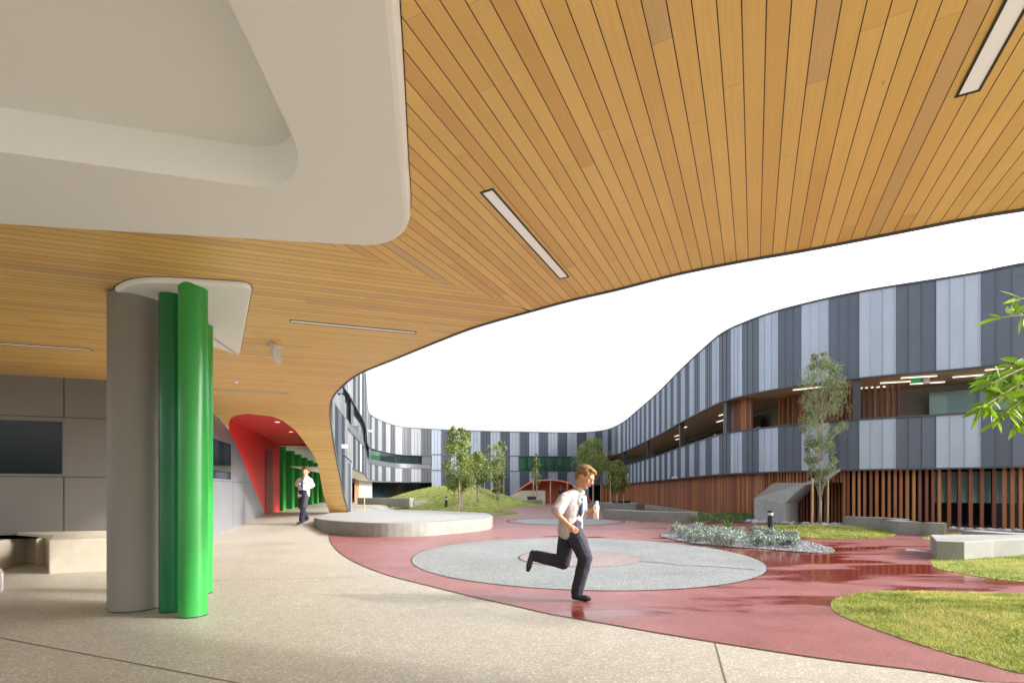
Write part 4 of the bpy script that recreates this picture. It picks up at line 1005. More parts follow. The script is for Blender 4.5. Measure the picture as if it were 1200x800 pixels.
# ------------------------------------------------------------------ TREES
def leaf_cloud(name, centers, sizes, n, ll, lw, droop, material, parent, tonebias=0, world0=(0, 0, 0), narrow=1.0):
    idx = rng.integers(0, len(centers), n); c = centers[idx]; sz = sizes[idx]
    d = rng.normal(size=(n, 3)); d /= np.linalg.norm(d, axis=1)[:, None]; r = rng.uniform(0, 1, n)**(1/2.2)
    pos = c+d*(r*sz)[:, None]*np.array([1, 1, 1.1])
    ax = rng.normal(size=(n, 3)); ax[:, 2] -= droop; ax /= np.linalg.norm(ax, axis=1)[:, None]
    sd_ = np.cross(ax, rng.normal(size=(n, 3))); sd_ /= np.linalg.norm(sd_, axis=1)[:, None]
    L_ = ll*rng.uniform(.6, 1.3, n)[:, None]; W_ = lw*rng.uniform(.7, 1.3, n)[:, None]
    V = np.empty((n, 4, 3)); V[:, 0] = pos-ax*L_/2; V[:, 1] = pos+sd_*W_/2-ax*L_*.05; V[:, 2] = pos+ax*L_/2; V[:, 3] = pos-sd_*W_/2-ax*L_*.05
    V -= np.array(world0)
    t = np.clip(rng.normal(.45, .22, n)+(idx % 5-2)*.09+tonebias, 0, 1)
    return tri_mesh(name, V.reshape(-1, 3), n, 4, t, material, parent)
def tree(label, x, y, z0, H, prof_, nl, ll, lw, material, stakes=0, group='young staked trees in the courtyard', seed=0, lean=0, r0=.05, nclump=60, multi=1, wdist=.3, stake_h=1.3):
    rnd = random.Random(seed); e = empty('tree', (x, y, z0), label, 'tree', group)
    airy = nclump < 0; nclump = abs(nclump); tops = []; m = MB(); ctr = []; szs = []
    hh = [a for a, b in prof_]; rr = [b for a, b in prof_]
    for t_ in range(multi):
        pts = []; rad = []; ox, oy = rnd.uniform(-.1, .1)*(multi > 1), rnd.uniform(-.1, .1)*(multi > 1)
        for k in range(9):
            t = k/8; pts.append((x+ox*(1+3*t)+lean*t*H+rnd.uniform(-.03, .03)*H*.3*t, y+oy*(1+3*t)+rnd.uniform(-.02, .02)*H*.3*t, z0+t*H*.93)); rad.append(r0*(1-t*.85)/(1+.25*(multi-1)))
        m.tube(pts, rad, 8)
        tops.append(pts)
    for k in range(nclump):
        h = rnd.uniform(min(hh), max(hh)); R_ = np.interp(h, hh, rr); a = rnd.uniform(0, 6.283); rad_ = R_*rnd.uniform(.15, 1)**.6
        tp = tops[k % multi]; i = min(int(h/.93*8), 8); ax_ = Vector(tp[i])
        c = Vector((ax_.x+math.cos(a)*rad_, ax_.y+math.sin(a)*rad_, z0+h*H)); ctr.append(tuple(c)); szs.append(max(.06, R_*(rnd.uniform(.2, .42) if airy else rnd.uniform(.3, .6))))
        if k % 2 == 0:
            i0 = max(i-1, 1); s_ = Vector(tp[i0]); s_.z = min(s_.z, c.z-.05); md = s_.lerp(c, .5)+Vector((0, 0, .04*H)); m.tube([s_, md, c], [r0*.3, r0*.2, r0*.08], 5)
    m.build('trunk', M['trunk'], e, smooth=True)
    leaf_cloud('crown', np.array(ctr), np.array(szs), nl, ll, lw, .9, material, e, world0=(x, y, z0))
    for k in range(stakes):
        a = 6.283*k/max(stakes, 1)+.4; sx, sy = x+wdist*math.cos(a), y+wdist*math.sin(a)
        e2 = MB().tube([(sx, sy, z0-.05), (sx+.01, sy, z0+stake_h)], .03, 8).build('stake', M['wood_post'], loc=(sx, sy, z0)); 
        where = {2: ('left', 'right'), 3: ('right', 'left', 'front')}[stakes][k]
        props(e2, f'{where} timber stake of the {" ".join(label.split(",")[0].split()[:11])}', 'stake', 'timber tree stakes')
    if stakes:
        m = MB(); 
        for k in range(stakes):
            a = 6.283*k/stakes+.4; m.tube([(x, y, z0+stake_h*.85), (x+wdist*math.cos(a), y+wdist*math.sin(a), z0+stake_h*.85)], .018, 6)
        m.build('tie', M['rubber'], e)
    return e
gum = [(.20, .12), (.28, .3), (.34, .5), (.42, .45), (.5, .62), (.62, .7), (.75, .75), (.85, .62), (.94, .5), (1, .25)]
tree('slender pale-leaved gum tree, tallest, against the right zinc bands', 10.25, 16.1, .12, 5.75, [(.22, .1), (.30, .40), (.36, .48), (.44, .42), (.55, .62), (.68, .72), (.8, .66), (.9, .52), (1, .22)], 13500, .085, .02, M['leaf_gum'], 2, seed=3, nclump=-120, r0=.042, wdist=.38, lean=.012, stake_h=1.5)
bush = [(.35, .5), (.45, .85), (.58, 1.0), (.7, .95), (.85, .75), (1, .3)]
def far_tree(label, px, D, z0, ztop, rpx, seed, **k):
    x = (px-600)/F*D; R_ = rpx*D/F; H = rowz(ztop, D)-z0
    shape = k.pop('shape', bush); nl = k.pop('nl', 3200)
    tree(label, x, D, z0, H, [(a, b*R_*.95) for a, b in shape], int(nl*1.8), .14, .05, M['leaf_far'], seed=seed, r0=.07, **k)
far_tree('tallest leafy tree of the mound group, three stakes round it', 541, 25.8, .02, 502, 17, 11, stakes=3, multi=2, wdist=.55, stake_h=2.0, nclump=70, nl=4200, shape=[(.28, .5), (.38, .9), (.5, 1), (.62, .85), (.75, .9), (.88, .7), (1, .35)])
far_tree('shorter bushy tree just right of the tallest one on the mound', 560, 29, .5, 530, 16, 12, stakes=2, wdist=.4, stake_h=1.6, nclump=50, shape=[(.4, .5), (.55, 1), (.75, 1), (.9, .7), (1, .3)])
far_tree('narrow columnar tree at the right side of the mound', 583, 36, .55, 516, 11, 13, stakes=2, wdist=.5, stake_h=1.8, multi=2, nclump=60, shape=[(.12, .3), (.3, .6), (.5, .9), (.7, 1), (.88, .7), (1, .2)])
far_tree('tiny thin tree in front of the far orange arch', 629, 42, 0, 531, 7, 14, stakes=0, nclump=26, nl=900, shape=[(.4, .6), (.55, 1), (.75, .8), (.9, .5), (1, .2)])
far_tree('round-crowned tree behind the running boy, taller of the two', 695, 32, 0, 515, 19, 15, stakes=2, wdist=.6, stake_h=2.2, nclump=60, shape=[(.48, .5), (.6, 1), (.75, 1), (.88, .8), (1, .3)])
far_tree('small oval tree in the tub before the battens', 723, 27.5, .5, 540, 13, 16, stakes=2, wdist=.45, stake_h=1.6, nclump=40, shape=[(.25, .4), (.45, .9), (.65, 1), (.85, .8), (1, .3)])
# near tree on the right, only a spray of its leaves in frame
nt_ = empty('tree', (5.6, 4.6, 0), 'leafy willow-leaved tree at the right edge, only bright green sprays in view', 'tree')
m = MB(); m.tube([(5.6, 4.6, 0), (5.55, 4.55, 1.0), (5.4, 4.4, 2.0), (5.25, 4.3, 2.9), (5.3, 4.2, 3.1)], [.07, .06, .05, .035, .02], 10)
LV = []; LT = []
def spray(p0, p1, nleaf, ll):
    p0, p1 = Vector(p0), Vector(p1); mid = p0.lerp(p1, .5)+Vector((0, 0, .08)); path = []
    for k in range(13):
        t = k/12; path.append(p0*(1-t)**2+mid*2*t*(1-t)+p1*t*t)
    m.tube(path, [.012*(1-.8*k/12)+.002 for k in range(13)], 6)
    for k in range(nleaf):
        t = random.uniform(.12, 1.0); i = min(int(t*12), 11); p = path[i].lerp(path[i+1], t*12-i); d = (path[i+1]-path[i]).normalized()
        a = (d*.5+Vector((random.gauss(0, .55), random.gauss(0, .55), random.gauss(-.25, .45)))).normalized(); L = ll*random.uniform(.6, 1.25); W = L*.13
        sv = a.cross(Vector((random.gauss(0, 1), random.gauss(0, 1), random.gauss(0, 1)))).normalized(); bend = Vector((0, 0, -.12*L))
        q0, q1, q2 = p, p+a*L*.4, p+a*L+bend; q1b = p+a*L*.7+bend*.4
        LV.append([q0, q1+sv*W, q1b+sv*W*.8, q2]); LT.append(random.gauss(.5, .22)); LV.append([q0, q2, q1b-sv*W*.8, q1-sv*W]); LT.append(LT[-1]-.12)
for a, b, n_, l_ in (((5.2, 4.3, 2.5), P(1150, 455, 4.1), 90, .17), ((5.2, 4.3, 2.5), P(1148, 480, 4.0), 90, .16), ((5.25, 4.3, 2.7), P(1172, 372, 4.2), 26, .17), ((5.25, 4.3, 2.8), P(1190, 350, 4.2), 30, .16), ((5.2, 4.3, 2.4), P(1168, 492, 4.1), 95, .15), ((5.2, 4.3, 2.5), P(1160, 440, 4.3), 60, .16), ((5.2, 4.3, 2.4), P(1190, 500, 4.2), 80, .15), ((5.2, 4.3, 2.4), P(1195, 470, 4.3), 80, .15),
                     ((5.3, 4.3, 2.9), (5.9, 4.0, 2.9), 80, .16), ((5.3, 4.3, 2.5), (6.2, 4.9, 2.6), 80, .16), ((5.3, 4.3, 2.4), (5.4, 5.3, 2.4), 80, .16), ((5.3, 4.3, 2.9), (5.6, 4.9, 3.5), 80, .16)): spray(a, b, n_, l_)
m.build('trunk', M['trunk'], nt_, smooth=True)
V = np.array([[tuple(q) for q in l] for l in LV])-np.array((5.6, 4.6, 0)); tri_mesh('crown', V.reshape(-1, 3), len(LV), 4, np.clip(np.array(LT), 0, 1), M['leaf_bright'], nt_)

# ------------------------------------------------------------------ silver shrub bed
bed = ccw(spline([G(774, 627.5), G(800, 635), G(829, 639), G(897, 644), G(952, 648), G(978, 645.5), G(952, 636.5), G(914, 629), G(870, 623), G(815, 621.5)], 6, True))
m = MB().prism(bed, .0, .022); props(m.build('gravel_bed', M['gravel']), kind='structure')
def pebbles(poly, n, z, r):
    bb = np.array(poly); lo, hi = bb.min(0), bb.max(0); x = rng.uniform(lo[0], hi[0], n*4); y = rng.uniform(lo[1], hi[1], n*4); k = inpoly(x, y, poly); x, y = x[k][:n], y[k][:n]; n = len(x)
    base = np.array([(1, 0, 0), (0, 1, 0), (-1, 0, 0), (0, -1, 0), (0, 0, .8), (0, 0, -.5)]); F_ = [(0, 1, 4), (1, 2, 4), (2, 3, 4), (3, 0, 4)]
    rr = r*rng.uniform(.5, 1.3, n); a = rng.uniform(0, 6.28, n); V = []
    c_, s_ = np.cos(a), np.sin(a); B = np.stack([np.stack([x+rr*(b[0]*c_*1.3-b[1]*s_), y+rr*(b[0]*s_*1.3+b[1]*c_), z+rr*b[2]], 1) for b in base], 1)
    V = np.stack([B[:, list(f)] for f in F_], 1).reshape(-1, 3); tri_mesh('gravel', V, n*4, 3, np.repeat(rng.uniform(0, 1, n), 4), M['pebble'], None, 'stuff')
M['pebble'] = leafmat('loose_pebbles', [(0, (.10, .10, .11)), (.6, (.22, .22, .23)), (1, (.45, .45, .46))], 0, .8)
pebbles(bed, 9000, .022, .018)
def shrub(x, y, r, h, n, material, label, cat, group, ll=.07, lw=.028, up=.0):
    e = empty('shrub', (x, y, .04), label, cat, group); k = 12
    c = np.stack([x+rng.normal(0, r*.42, k), y+rng.normal(0, r*.42, k), .06+h*rng.uniform(.25, .85, k)], 1)
    leaf_cloud('foliage', c, np.full(k, r*.42), n, ll, lw, -.8-up, material, e, world0=(x, y, .04))
    m = MB()
    for q in c[:6]: m.tube([(x, y, .03), tuple(q)], [.012, .005], 5)
    m.build('stem', M['trunk'], e)
spots = []
tries = 0
while len(spots) < 34 and tries < 4000:
    tries += 1; px = random.uniform(786, 945); py = random.uniform(624, 645); x, y = G(px, py)
    if not inpoly(np.array([x]), np.array([y]), bed)[0]: continue
    lim = 639.5+(px-830)*.06
    if py > min(lim, 643): continue
    if any(math.dist((x, y), q) < .33 for q in spots): continue
    spots.append((x, y))
spots.sort()
desc = ['plump', 'low', 'ragged', 'tight', 'loose', 'frosted', 'round']
for i, (x, y) in enumerate(spots):
    t = 'front' if y < np.interp(x, [3, 5.5], [12, 11.2]) else 'back'; sz = random.uniform(.75, 1.25)*(1 if x < 5.3 else .6)
    shrub(x, y, .24*sz, .22*sz, 520, M['leaf_silver'], ('leftmost silver-leaved shrub of the gravel bed' if i == 0 else 'rightmost silver-leaved shrub of the gravel bed' if i == len(spots)-1 else 'silver-leaved shrub massed with its like in the gravel bed in the red surface'), 'shrub', 'silver shrubs in the gravel bed', .055, .024)
# two spiky green plants in the bed
for i, (px, py, lab) in enumerate(((853, 622, 'spiky dark green rosette plant rising behind the silver shrubs'), (925, 638, 'small green tuft at the bare right end of the gravel bed'))):
    x, y = G(px, py); e = empty('plant', (x, y, .04), lab, 'plant'); m = MB(); L0 = (.42, .16)[i]
    for k in range(26):
        a = random.uniform(0, 6.28); el = random.uniform(.35, 1.3); d = Vector((math.cos(a)*math.cos(el), math.sin(a)*math.cos(el), math.sin(el))); s_ = Vector((-math.sin(a), math.cos(a), 0))*.018
        p = Vector((x, y, .04)); m.add([p-s_, p+s_, p+d*L0*.6+s_*.8, p+d*L0, p+d*L0*.6-s_*.8], [(0, 1, 2, 3, 4)], 0, [[(random.random(), .5)]*5])
    m.build('leaves', M['leaf_dark'], e)
# low hedge plants and rocks at the foot of the battens
hedge_c = [G(px, 613.5-random.uniform(0, 5)) for px in range(815, 886, 4)]
for i, (x, y) in enumerate(hedge_c):
    shrub(x, y, .3, .22, 260, M['leaf_dark'], 'dark green strappy plant in the row before the batten wall, left of the concrete hood', 'shrub', 'green plants before the battens', .12, .02)
def rock(x, y, z, r, label, group):
    bm = bmesh.new(); bmesh.ops.create_icosphere(bm, subdivisions=2, radius=r)
    o_ = Vector((random.random()*9, 0, 0))
    for v in bm.verts: v.co *= 1+.45*noise.noise(v.co/r*1.1+o_); v.co.z *= .6
    me = bpy.data.meshes.new('rock'); bm.to_mesh(me); bm.free(); me.materials.append(M['rock']); o = bpy.data.objects.new('rock', me); COL.objects.link(o); o.location = (x, y, z); o.rotation_euler = (0, 0, random.uniform(0, 6)); return props(o, label, 'rock', group)
for i in range(42):
    px = random.uniform(886, 990); s = s_px(px, 0, 60); x, y = rat(s, -random.uniform(.25, 1.1)); rock(x, y, .05, random.uniform(.06, .14), 'loose pale grey rock at the foot of the battens behind the small lawn', 'rocks behind the small lawn')
for i in range(26):
    px = random.uniform(1108, 1200); s = s_px(px, 0, 60); x, y = rat(s, -random.uniform(.15, .8)); rock(x, y, .03, random.uniform(.05, .11), 'loose pale grey rock before the open battens at far right', 'rocks before the open battens')
m = MB().prism(ccw([rat(s, -.12) for s in np.linspace(3, s_px(880, 0, 60), 40)]+[rat(s, -1.1) for s in np.linspace(s_px(880, 0, 60), 3, 40)]), 0, .03); props(m.build('gravel_strip', M['gravel']), kind='structure')
x, y = G(427, 599, .36); o = MB().tube([(x, y, .35), (x, y, 1.24)], .022, 8).build('stake', M['wood_post'], loc=(x, y, .36)); props(o, 'lone slim orange-brown stake standing at the back of the platform', 'stake')

# ------------------------------------------------------------------ PEOPLE
def blob_mesh(name, parts, voxel, material, parent, smooth_it=4, tex=None):
    bm = bmesh.new()
    for p in parts:
        if p[0] == 'c':                                   # tapered capsule
            _, a, b, r1, r2 = p; a, b = Vector(a), Vector(b); d = b-a; L = max(d.length, 1e-4); q = d.to_track_quat('Z', 'Y')
            n = max(3, int(L/min(r1, r2)*1.6)+2); 
            for k in range(n+1):
                t = k/n; mt_ = Matrix.Translation(a.lerp(b, t)) @ Matrix.Scale(r1+(r2-r1)*t, 4)
                bmesh.ops.create_icosphere(bm, subdivisions=2, radius=1.0, matrix=mt_)
        else:                                             # ellipsoid: centre, radii, rotation matrix
            _, c, r, rot = p; bmesh.ops.create_icosphere(bm, subdivisions=3, radius=1.0, matrix=Matrix.Translation(Vector(c)) @ (rot.to_4x4() if rot else Matrix()) @ Matrix.Diagonal((*r, 1)))
    me = bpy.data.meshes.new(name+'_raw'); bm.to_mesh(me); bm.free(); o = bpy.data.objects.new(name+'_raw', me); COL.objects.link(o)
    r = o.modifiers.new('r', 'REMESH'); r.mode = 'VOXEL'; r.voxel_size = voxel; s_ = o.modifiers.new('s', 'SMOOTH'); s_.iterations = smooth_it; s_.factor = .5
    if tex:
        tx = bpy.data.textures.new(name, 'CLOUDS'); tx.noise_scale = tex[0]; dm = o.modifiers.new('d', 'DISPLACE'); dm.texture = tx; dm.strength = tex[1]; dm.mid_level = .5
    dg = bpy.context.evaluated_depsgraph_get(); dg.update(); me2 = bpy.data.meshes.new_from_object(o.evaluated_get(dg)); bpy.data.objects.remove(o)
    me2.name = name; me2.materials.clear(); me2.materials.append(material); me2.polygons.foreach_set('use_smooth', [True]*len(me2.polygons))
    mi = Matrix.LocRotScale(parent.location, parent.rotation_euler, None).inverted(); me2.transform(mi)
    o2 = bpy.data.objects.new(name, me2); COL.objects.link(o2); o2.parent = parent; return o2
def hand(wrist, d, palm_n, s, curl=.5, side=1):
    """tapered palm + four curled fingers + thumb; d = direction of the hand, palm_n = palm normal"""
    W = Vector(wrist); d = Vector(d).normalized(); n = Vector(palm_n); n = (n-d*n.dot(d)).normalized(); a = d.cross(n)*side; out = []
    out.append(('c', W, W+d*.045*s, .021*s, .026*s)); 
    for k in range(4):
        off = a*(.027-.018*k)*s; base = W+d*.05*s+off; L = (.068, .077, .072, .056)[k]*s; out.append(('c', W+d*.02*s+off*.7, base+d*.02*s, .013*s, .011*s))
        p = base+d*.02*s; ang = curl*.5
        for j, f in enumerate((.45, .32, .26)):
            dd = (d*math.cos(ang)+n*math.sin(ang)).normalized(); q = p+dd*L*f; out.append(('c', p, q, (.0098-.0008*j)*s, (.009-.0008*j)*s)); p = q; ang += curl*.75
    tb = W+d*.018*s+a*.024*s; t1 = tb+(d*.6+a*.65+n*.35).normalized()*.034*s; t2 = t1+(d*.85+a*.2+n*.4).normalized()*.028*s
    out += [('c', tb, t1, .013*s, .011*s), ('c', t1, t2, .011*s, .009*s)]
    return out
def person(label, origin, J, facing, hair, s=1.0, held=None, group=None, fine=.006, tie=True, hk=1.07, bulk=1.0, top='shirt'):
    """J: joints in world space"""
    e = empty('person', origin, label, 'person', group)
    J = {k: Vector(v) for k, v in J.items()}; H_ = J['head']; f = Vector(facing).normalized(); up = (J['head']-J['neck']).normalized(); f = (f-up*f.dot(up)).normalized(); r = f.cross(up)
    rot = Matrix((r, f, up)).transposed(); hs = s*hk; sb = s*bulk
    def h(x, y, z): return H_+(r*x+f*y+up*z)*hs
    body = [('e', h(0, -.008, .022), (.073*hs, .092*hs, .088*hs), rot), ('e', h(0, .018, -.045), (.056*hs, .066*hs, .068*hs), rot), ('e', h(0, .055, -.085), (.028*hs, .026*hs, .022*hs), rot),
            ('c', h(0, .083, .012), h(0, .101, -.022), .008*hs, .0135*hs), ('e', h(-.012, .094, -.024), (.009*hs, .009*hs, .008*hs), rot), ('e', h(.012, .094, -.024), (.009*hs, .009*hs, .008*hs), rot),
            ('c', h(-.045, .07, .026), h(-.012, .084, .026), .009*hs, .009*hs), ('c', h(.045, .07, .026), h(.012, .084, .026), .009*hs, .009*hs), ('e', h(-.036, .062, -.02), (.02*hs, .02*hs, .02*hs), rot), ('e', h(.036, .062, -.02), (.02*hs, .02*hs, .02*hs), rot),
            ('e', h(-.075, -.005, -.01), (.01*hs, .021*hs, .031*hs), rot), ('e', h(.075, -.005, -.01), (.01*hs, .021*hs, .031*hs), rot), ('c', h(-.018, .082, -.054), h(.018, .082, -.054), .009*hs, .009*hs),
            ('c', h(0, -.02, -.05), J['neck'], .05*hs, .053*hs), ('c', J['neck'], J['chest'], .055*s, .078*s), ('c', J['chest'], J['pelvis'], .09*s, .08*s)]
    for sd_ in 'LR':
        body += [('c', J['sh'+sd_], J['el'+sd_], .042*s, .035*s), ('c', J['el'+sd_], J['wr'+sd_], .035*s, .021*s), ('c', J['chest'], J['sh'+sd_], .07*s, .045*s),
                 ('c', J['hip'+sd_], J['kn'+sd_], .066*s, .048*s), ('c', J['kn'+sd_], J['an'+sd_], .045*s, .032*s)]
        hd = J['hd'+sd_]-J['wr'+sd_]; body += hand(J['wr'+sd_], hd, J.get('pn'+sd_, Vector((0, 0, -1))), s*.95, curl=J.get('curl'+sd_, Vector((.7, 0, 0))).x, side=1 if sd_ == 'L' else -1)
    bo = blob_mesh('body', body, fine*.75, M['skin'], e, 3)
    # eyes and mouth
    m = MB()
    for sx in (-.031, .031):
        c = h(sx, .0665, .006); bm = bmesh.new(); bmesh.ops.create_uvsphere(bm, u_segments=16, v_segments=10, radius=.0108*hs, matrix=Matrix.Translation(c)); vs = [v.co.copy() for v in bm.verts]; bm.verts.index_update(); fs = [tuple(v.index for v in q.verts) for q in bm.faces]; bm.free()
        m.add(vs, fs, 0); c2 = h(sx, .0735, .006); bm = bmesh.new(); bmesh.ops.create_uvsphere(bm, u_segments=12, v_segments=8, radius=.0058*hs, matrix=Matrix.Translation(c2)); bm.verts.index_update(); m.add([v.co.copy() for v in bm.verts], [tuple(v.index for v in q.verts) for q in bm.faces], 1); bm.free()
    m.build('eyes', [M['eye'], M['iris']], e, smooth=True)
    m = MB().tube([h(-.022, .083, -.053), h(-.008, .0915, -.0505), h(.008, .0915, -.0505), h(.022, .083, -.053)], [.003*hs, .0055*hs, .0055*hs, .003*hs], 8); m.build('mouth', M['lip'], e, smooth=True)
    hr = [('e', h(0, -.022, .045), (.083*hs, .098*hs, .083*hs), rot), ('e', h(0, .035, .092), (.06*hs, .045*hs, .026*hs), rot), ('e', h(-.03, .058, .080), (.032*hs, .024*hs, .018*hs), rot), ('e', h(0, -.07, -.01), (.066*hs, .045*hs, .062*hs), rot),
          ('e', h(-.068, .01, .04), (.018*hs, .035*hs, .035*hs), rot), ('e', h(.068, .01, .04), (.018*hs, .035*hs, .035*hs), rot)]
    blob_mesh('hair', hr, .005, M[hair], e, 2, (.02, .005))
    # shirt
    ch, pe = J['chest'], J['pelvis']; mid = ch.lerp(pe, .55); side = (J['shL']-J['shR']).normalized(); fw_ = (side.cross(ch-pe)).normalized()
    sh = []
    for t, w_, d_ in ((0, .135, .105), (.2, .14, .112), (.4, .132, .108), (.6, .126, .104), (.8, .128, .106), (1.0, .134, .108), (1.14, .136, .108)):
        c = ch.lerp(pe, t); 
        for q in (-1, -.33, .33, 1): sh.append(('c', c+side*q*(w_-.075)*sb, c+side*q*(w_-.075)*sb-(ch-pe)*.1, (d_-.008)*sb*.93, (d_-.008)*sb*.93))
    for sd_ in 'LR':
        sh += [('c', J['neck']+Vector((0, 0, -.03*s)), J['sh'+sd_], .058*s, .06*s), ('c', ch, J['sh'+sd_], .085*s, .062*s), ('c', J['sh'+sd_], J['sh'+sd_].lerp(J['el'+sd_], .8), .06*sb, .067*sb)]
    ffr = fw_ if fw_.dot(f) > 0 else -fw_
    sh += [('c', J['neck']+f*.02*s-Vector((0, 0, .035*s)), ch+ffr*.055*s, .055*s, .075*s)]
    blob_mesh('shirt', sh, fine*1.1, M[top], e, 5, (.12, .016))
    nk = J['neck']; m = MB(); tn = (J['head']-J['neck']).normalized()
    ring_ = [nk+tn*.005*s+(r*math.cos(a)*.063+f*math.sin(a)*.063)*s for a in np.linspace(0, 2*math.pi, 17)]; m.tube(ring_, .013*s, 8); m.build('collar', M['shirt'], e, smooth=True)
    if tie:
        p0 = nk+f*.072*s-Vector((0, 0, .015*s)); fr_ = fw_ if fw_.dot(f) > 0 else -fw_
        p1 = ch+fr_*.112*s+Vector((0, 0, .03)); p2 = ch.lerp(pe, .45)+fr_*.118*s
        m = MB().tube([p0, p0.lerp(p1, .3), p1, p2, p2+(pe-ch).normalized()*.04*s], [.018*s, .012*s, .018*s, .026*s, .004], 8); m.build('tie', M['tie'], e, smooth=True)
    # trousers
    tr = [('c', pe+side*.035*s+(ch-pe)*.06, pe-side*.035*s+(ch-pe)*.06, .108*s, .108*s), ('e', pe, (.13*s, .118*s, .1*s), Matrix((side, fw_, side.cross(fw_))).transposed())]
    for sd_ in 'LR':
        tr += [('c', pe.lerp(J['hip'+sd_], .8), J['hip'+sd_].lerp(J['kn'+sd_], .5), .095*s, .09*sb), ('c', J['hip'+sd_].lerp(J['kn'+sd_], .5), J['kn'+sd_], .088*sb, .074*sb), ('c', J['kn'+sd_], J['kn'+sd_].lerp(J['an'+sd_], .5), .074*sb, .068*sb), ('c', J['kn'+sd_].lerp(J['an'+sd_], .5), J['an'+sd_].lerp(J['kn'+sd_], .04), .068*sb, .064*sb)]
    blob_mesh('trousers', tr, fine*1.1, M['trouser'], e, 5, (.09, .014))
    m = MB().tube([pe+(ch-pe)*.33+side*.13*math.cos(a)*s+fw_*.112*math.sin(a)*s for a in np.linspace(0, 2*math.pi, 25)], .012*s, 6)
    for sd_ in 'LR':
        a, t = J['an'+sd_], J['toe'+sd_]; d = (t-a); dn = d.normalized(); dwn = J.get('sole'+sd_, Vector((0, 0, -1)))
        heel = a+dwn*.045*s-dn*.03*s; ball = a+dwn*.052*s+(t-a-dwn*(t-a).dot(dwn))*.72; tip = a+dwn*.055*s+(t-a-dwn*(t-a).dot(dwn))
        shp = [('c', heel, ball, .032*s, .036*s), ('c', ball, tip, .036*s, .025*s), ('c', a, heel.lerp(ball, .35), .042*s, .036*s), ('c', heel+dwn*.01*s, ball+dwn*.008*s, .027*s, .03*s)]
        blob_mesh('shoe', shp, .006, M['shoe'], e, 3)
    return e, J
Dr = 5.33; k_ = Dr/F
def Q(px, py, dy=0.0):
    v = P(px, py, Dr); v.y += dy; return v
runner = dict(head=Q(685.5, 559, -.02), neck=Q(678, 573), chest=Q(671.5, 587), pelvis=Q(668.5, 614.5), shL=Q(683, 584, .11), shR=Q(660, 583.5, -.12), elL=Q(684, 605, .15), wrL=Q(691, 600.5, .10), hdL=Q(700, 597.5, .06),
              elR=Q(649.5, 600, -.22), wrR=Q(664, 613.5, -.26), hdR=Q(673.5, 621.5, -.25), hipL=Q(666, 620, .08), hipR=Q(670.5, 620, -.08), knR=Q(684.5, 652, -.09), anR=Q(675, 693, -.06), toeR=Q(689, 696, -.09),
              knL=Q(661, 660, .09), anL=Q(628.5, 652.5, .1), toeL=Q(623.5, 670, .1), soleL=Vector((-.93, 0, .2)), pnL=Vector((0, -1, -.2)), pnR=Vector((.2, .9, 0)), curlL=Vector((1.2, 0, 0)), curlR=Vector((.6, 0, 0)))
gz_ = min(runner['anR'].z, 9); dz = .092-runner['anR'].z+0
for k in ('anR', 'toeR'): runner[k] = runner[k].copy(); runner[k].z += 0
re_, RJ = person('boy sprinting to the right in pale shirt and navy trousers, clutching a bottle', (.66, Dr, 0), runner, (.85, -.52, -.05), 'hair_fair', 1.0, bulk=1.1)
hp = Vector(runner['hdL'])
o = MB().tube([hp+Vector((-.005, .0, -.10)), hp+Vector((-.0, 0, .045)), hp+Vector((.005, 0, .06)), hp+Vector((.005, 0, .10))], [.031, .032, .016, .014], 16).build('bottle', mat('clear_bottle', (.75, .78, .8), .1), loc=tuple(hp), smooth=True); props(o, 'pale drink bottle gripped in the running boy\'s forward hand', 'bottle')
Dw = 14.9; 
def Q2(px, py, dy=0.0):
    v = P(px, py+1.6, Dw); v.y += dy; return v
sw = 1.2
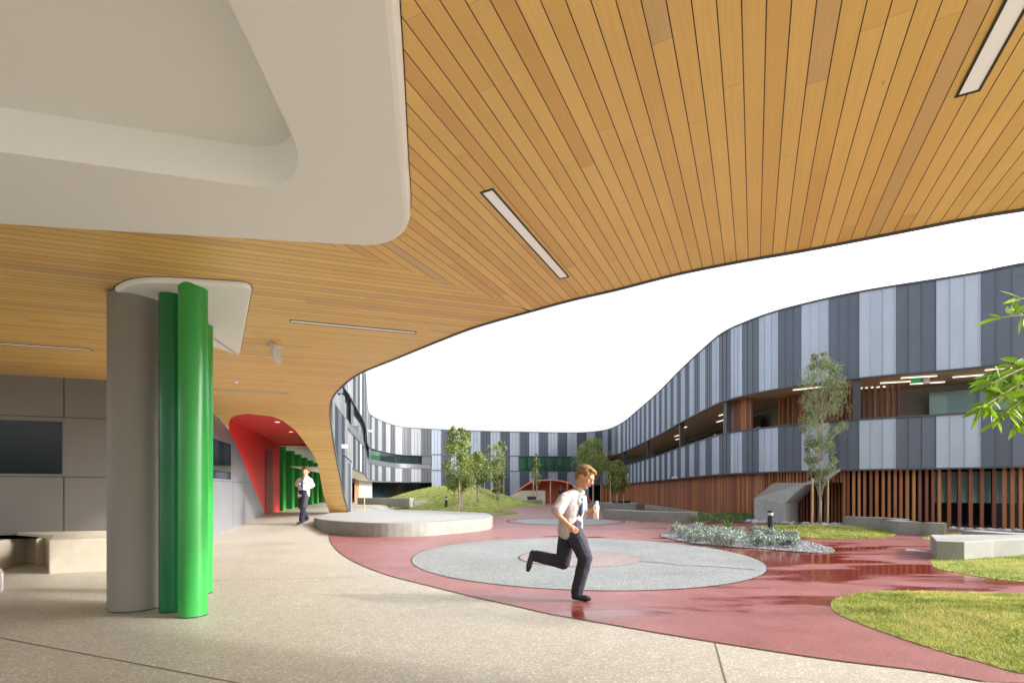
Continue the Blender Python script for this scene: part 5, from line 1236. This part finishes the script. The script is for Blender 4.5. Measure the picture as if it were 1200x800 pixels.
walker = dict(head=Q2(358.5, 550.3, -.02), neck=Q2(357.8, 556.3), chest=Q2(356.8, 563), pelvis=Q2(356, 575.5), shL=Q2(363.2, 560.8, .02), shR=Q2(350.6, 561, 0), elL=Q2(365.2, 568.2, .08), wrL=Q2(362.5, 571.5, -.16), hdL=Q2(360.5, 571.5, -.22),
              elR=Q2(347, 566.8, .05), wrR=Q2(350.5, 566.5, -.16), hdR=Q2(353, 564.8, -.2), hipL=Q2(358.6, 577.5), hipR=Q2(353.4, 577.5), knL=Q2(359, 592, -.2), anL=Q2(355.5, 607.8, -.14), toeL=Q2(354.5, 610, -.36), knR=Q2(353.5, 592.5, .0), anR=Q2(353.8, 606.0, .35), toeR=Q2(353.5, 609, .14),
              pnL=Vector((-.6, -.2, .8)), pnR=Vector((.5, .3, -.8)))
person('boy in pale shirt walking towards the camera beside the red portal', (-6.1, Dw, gz(-6.1, Dw)), walker, (.02, -1, 0), 'hair_dark', sw, fine=.009)
o = MB().box(-.07, .07, -.015, .015, -.06, .12, 0, .3, Q2(362.5, 570, -.25)).build('papers', M['paper'], loc=tuple(Q2(362.5, 570, -.25))); props(o, 'white papers carried by the boy walking near the portal', 'papers')
Df = 41
def Q3(px, py, dy=0.0):
    v = P(px, py, Df); v.y += dy; return v
z3 = dict(head=(4.15, Df, 1.5), neck=(4.15, Df, 1.36), chest=(4.15, Df, 1.22), pelvis=(4.15, Df, .86), shL=(3.99, Df, 1.3), shR=(4.31, Df, 1.3), elL=(3.93, Df, 1.05), wrL=(3.95, Df+.1, .82), hdL=(3.95, Df+.12, .74), elR=(4.37, Df, 1.05), wrR=(4.36, Df+.1, .82), hdR=(4.36, Df+.12, .74),
          hipL=(4.07, Df, .8), hipR=(4.23, Df, .8), knL=(4.06, Df, .44), knR=(4.24, Df, .44), anL=(4.06, Df, .09), anR=(4.24, Df, .09), toeL=(4.06, Df+.16, .05), toeR=(4.24, Df+.16, .05))
person('distant person in dark clothes standing before the far orange arch', (4.15, Df, 0), z3, (0, 1, 0), 'hair_dark', 1.0, fine=.016, tie=False, top='trouser')
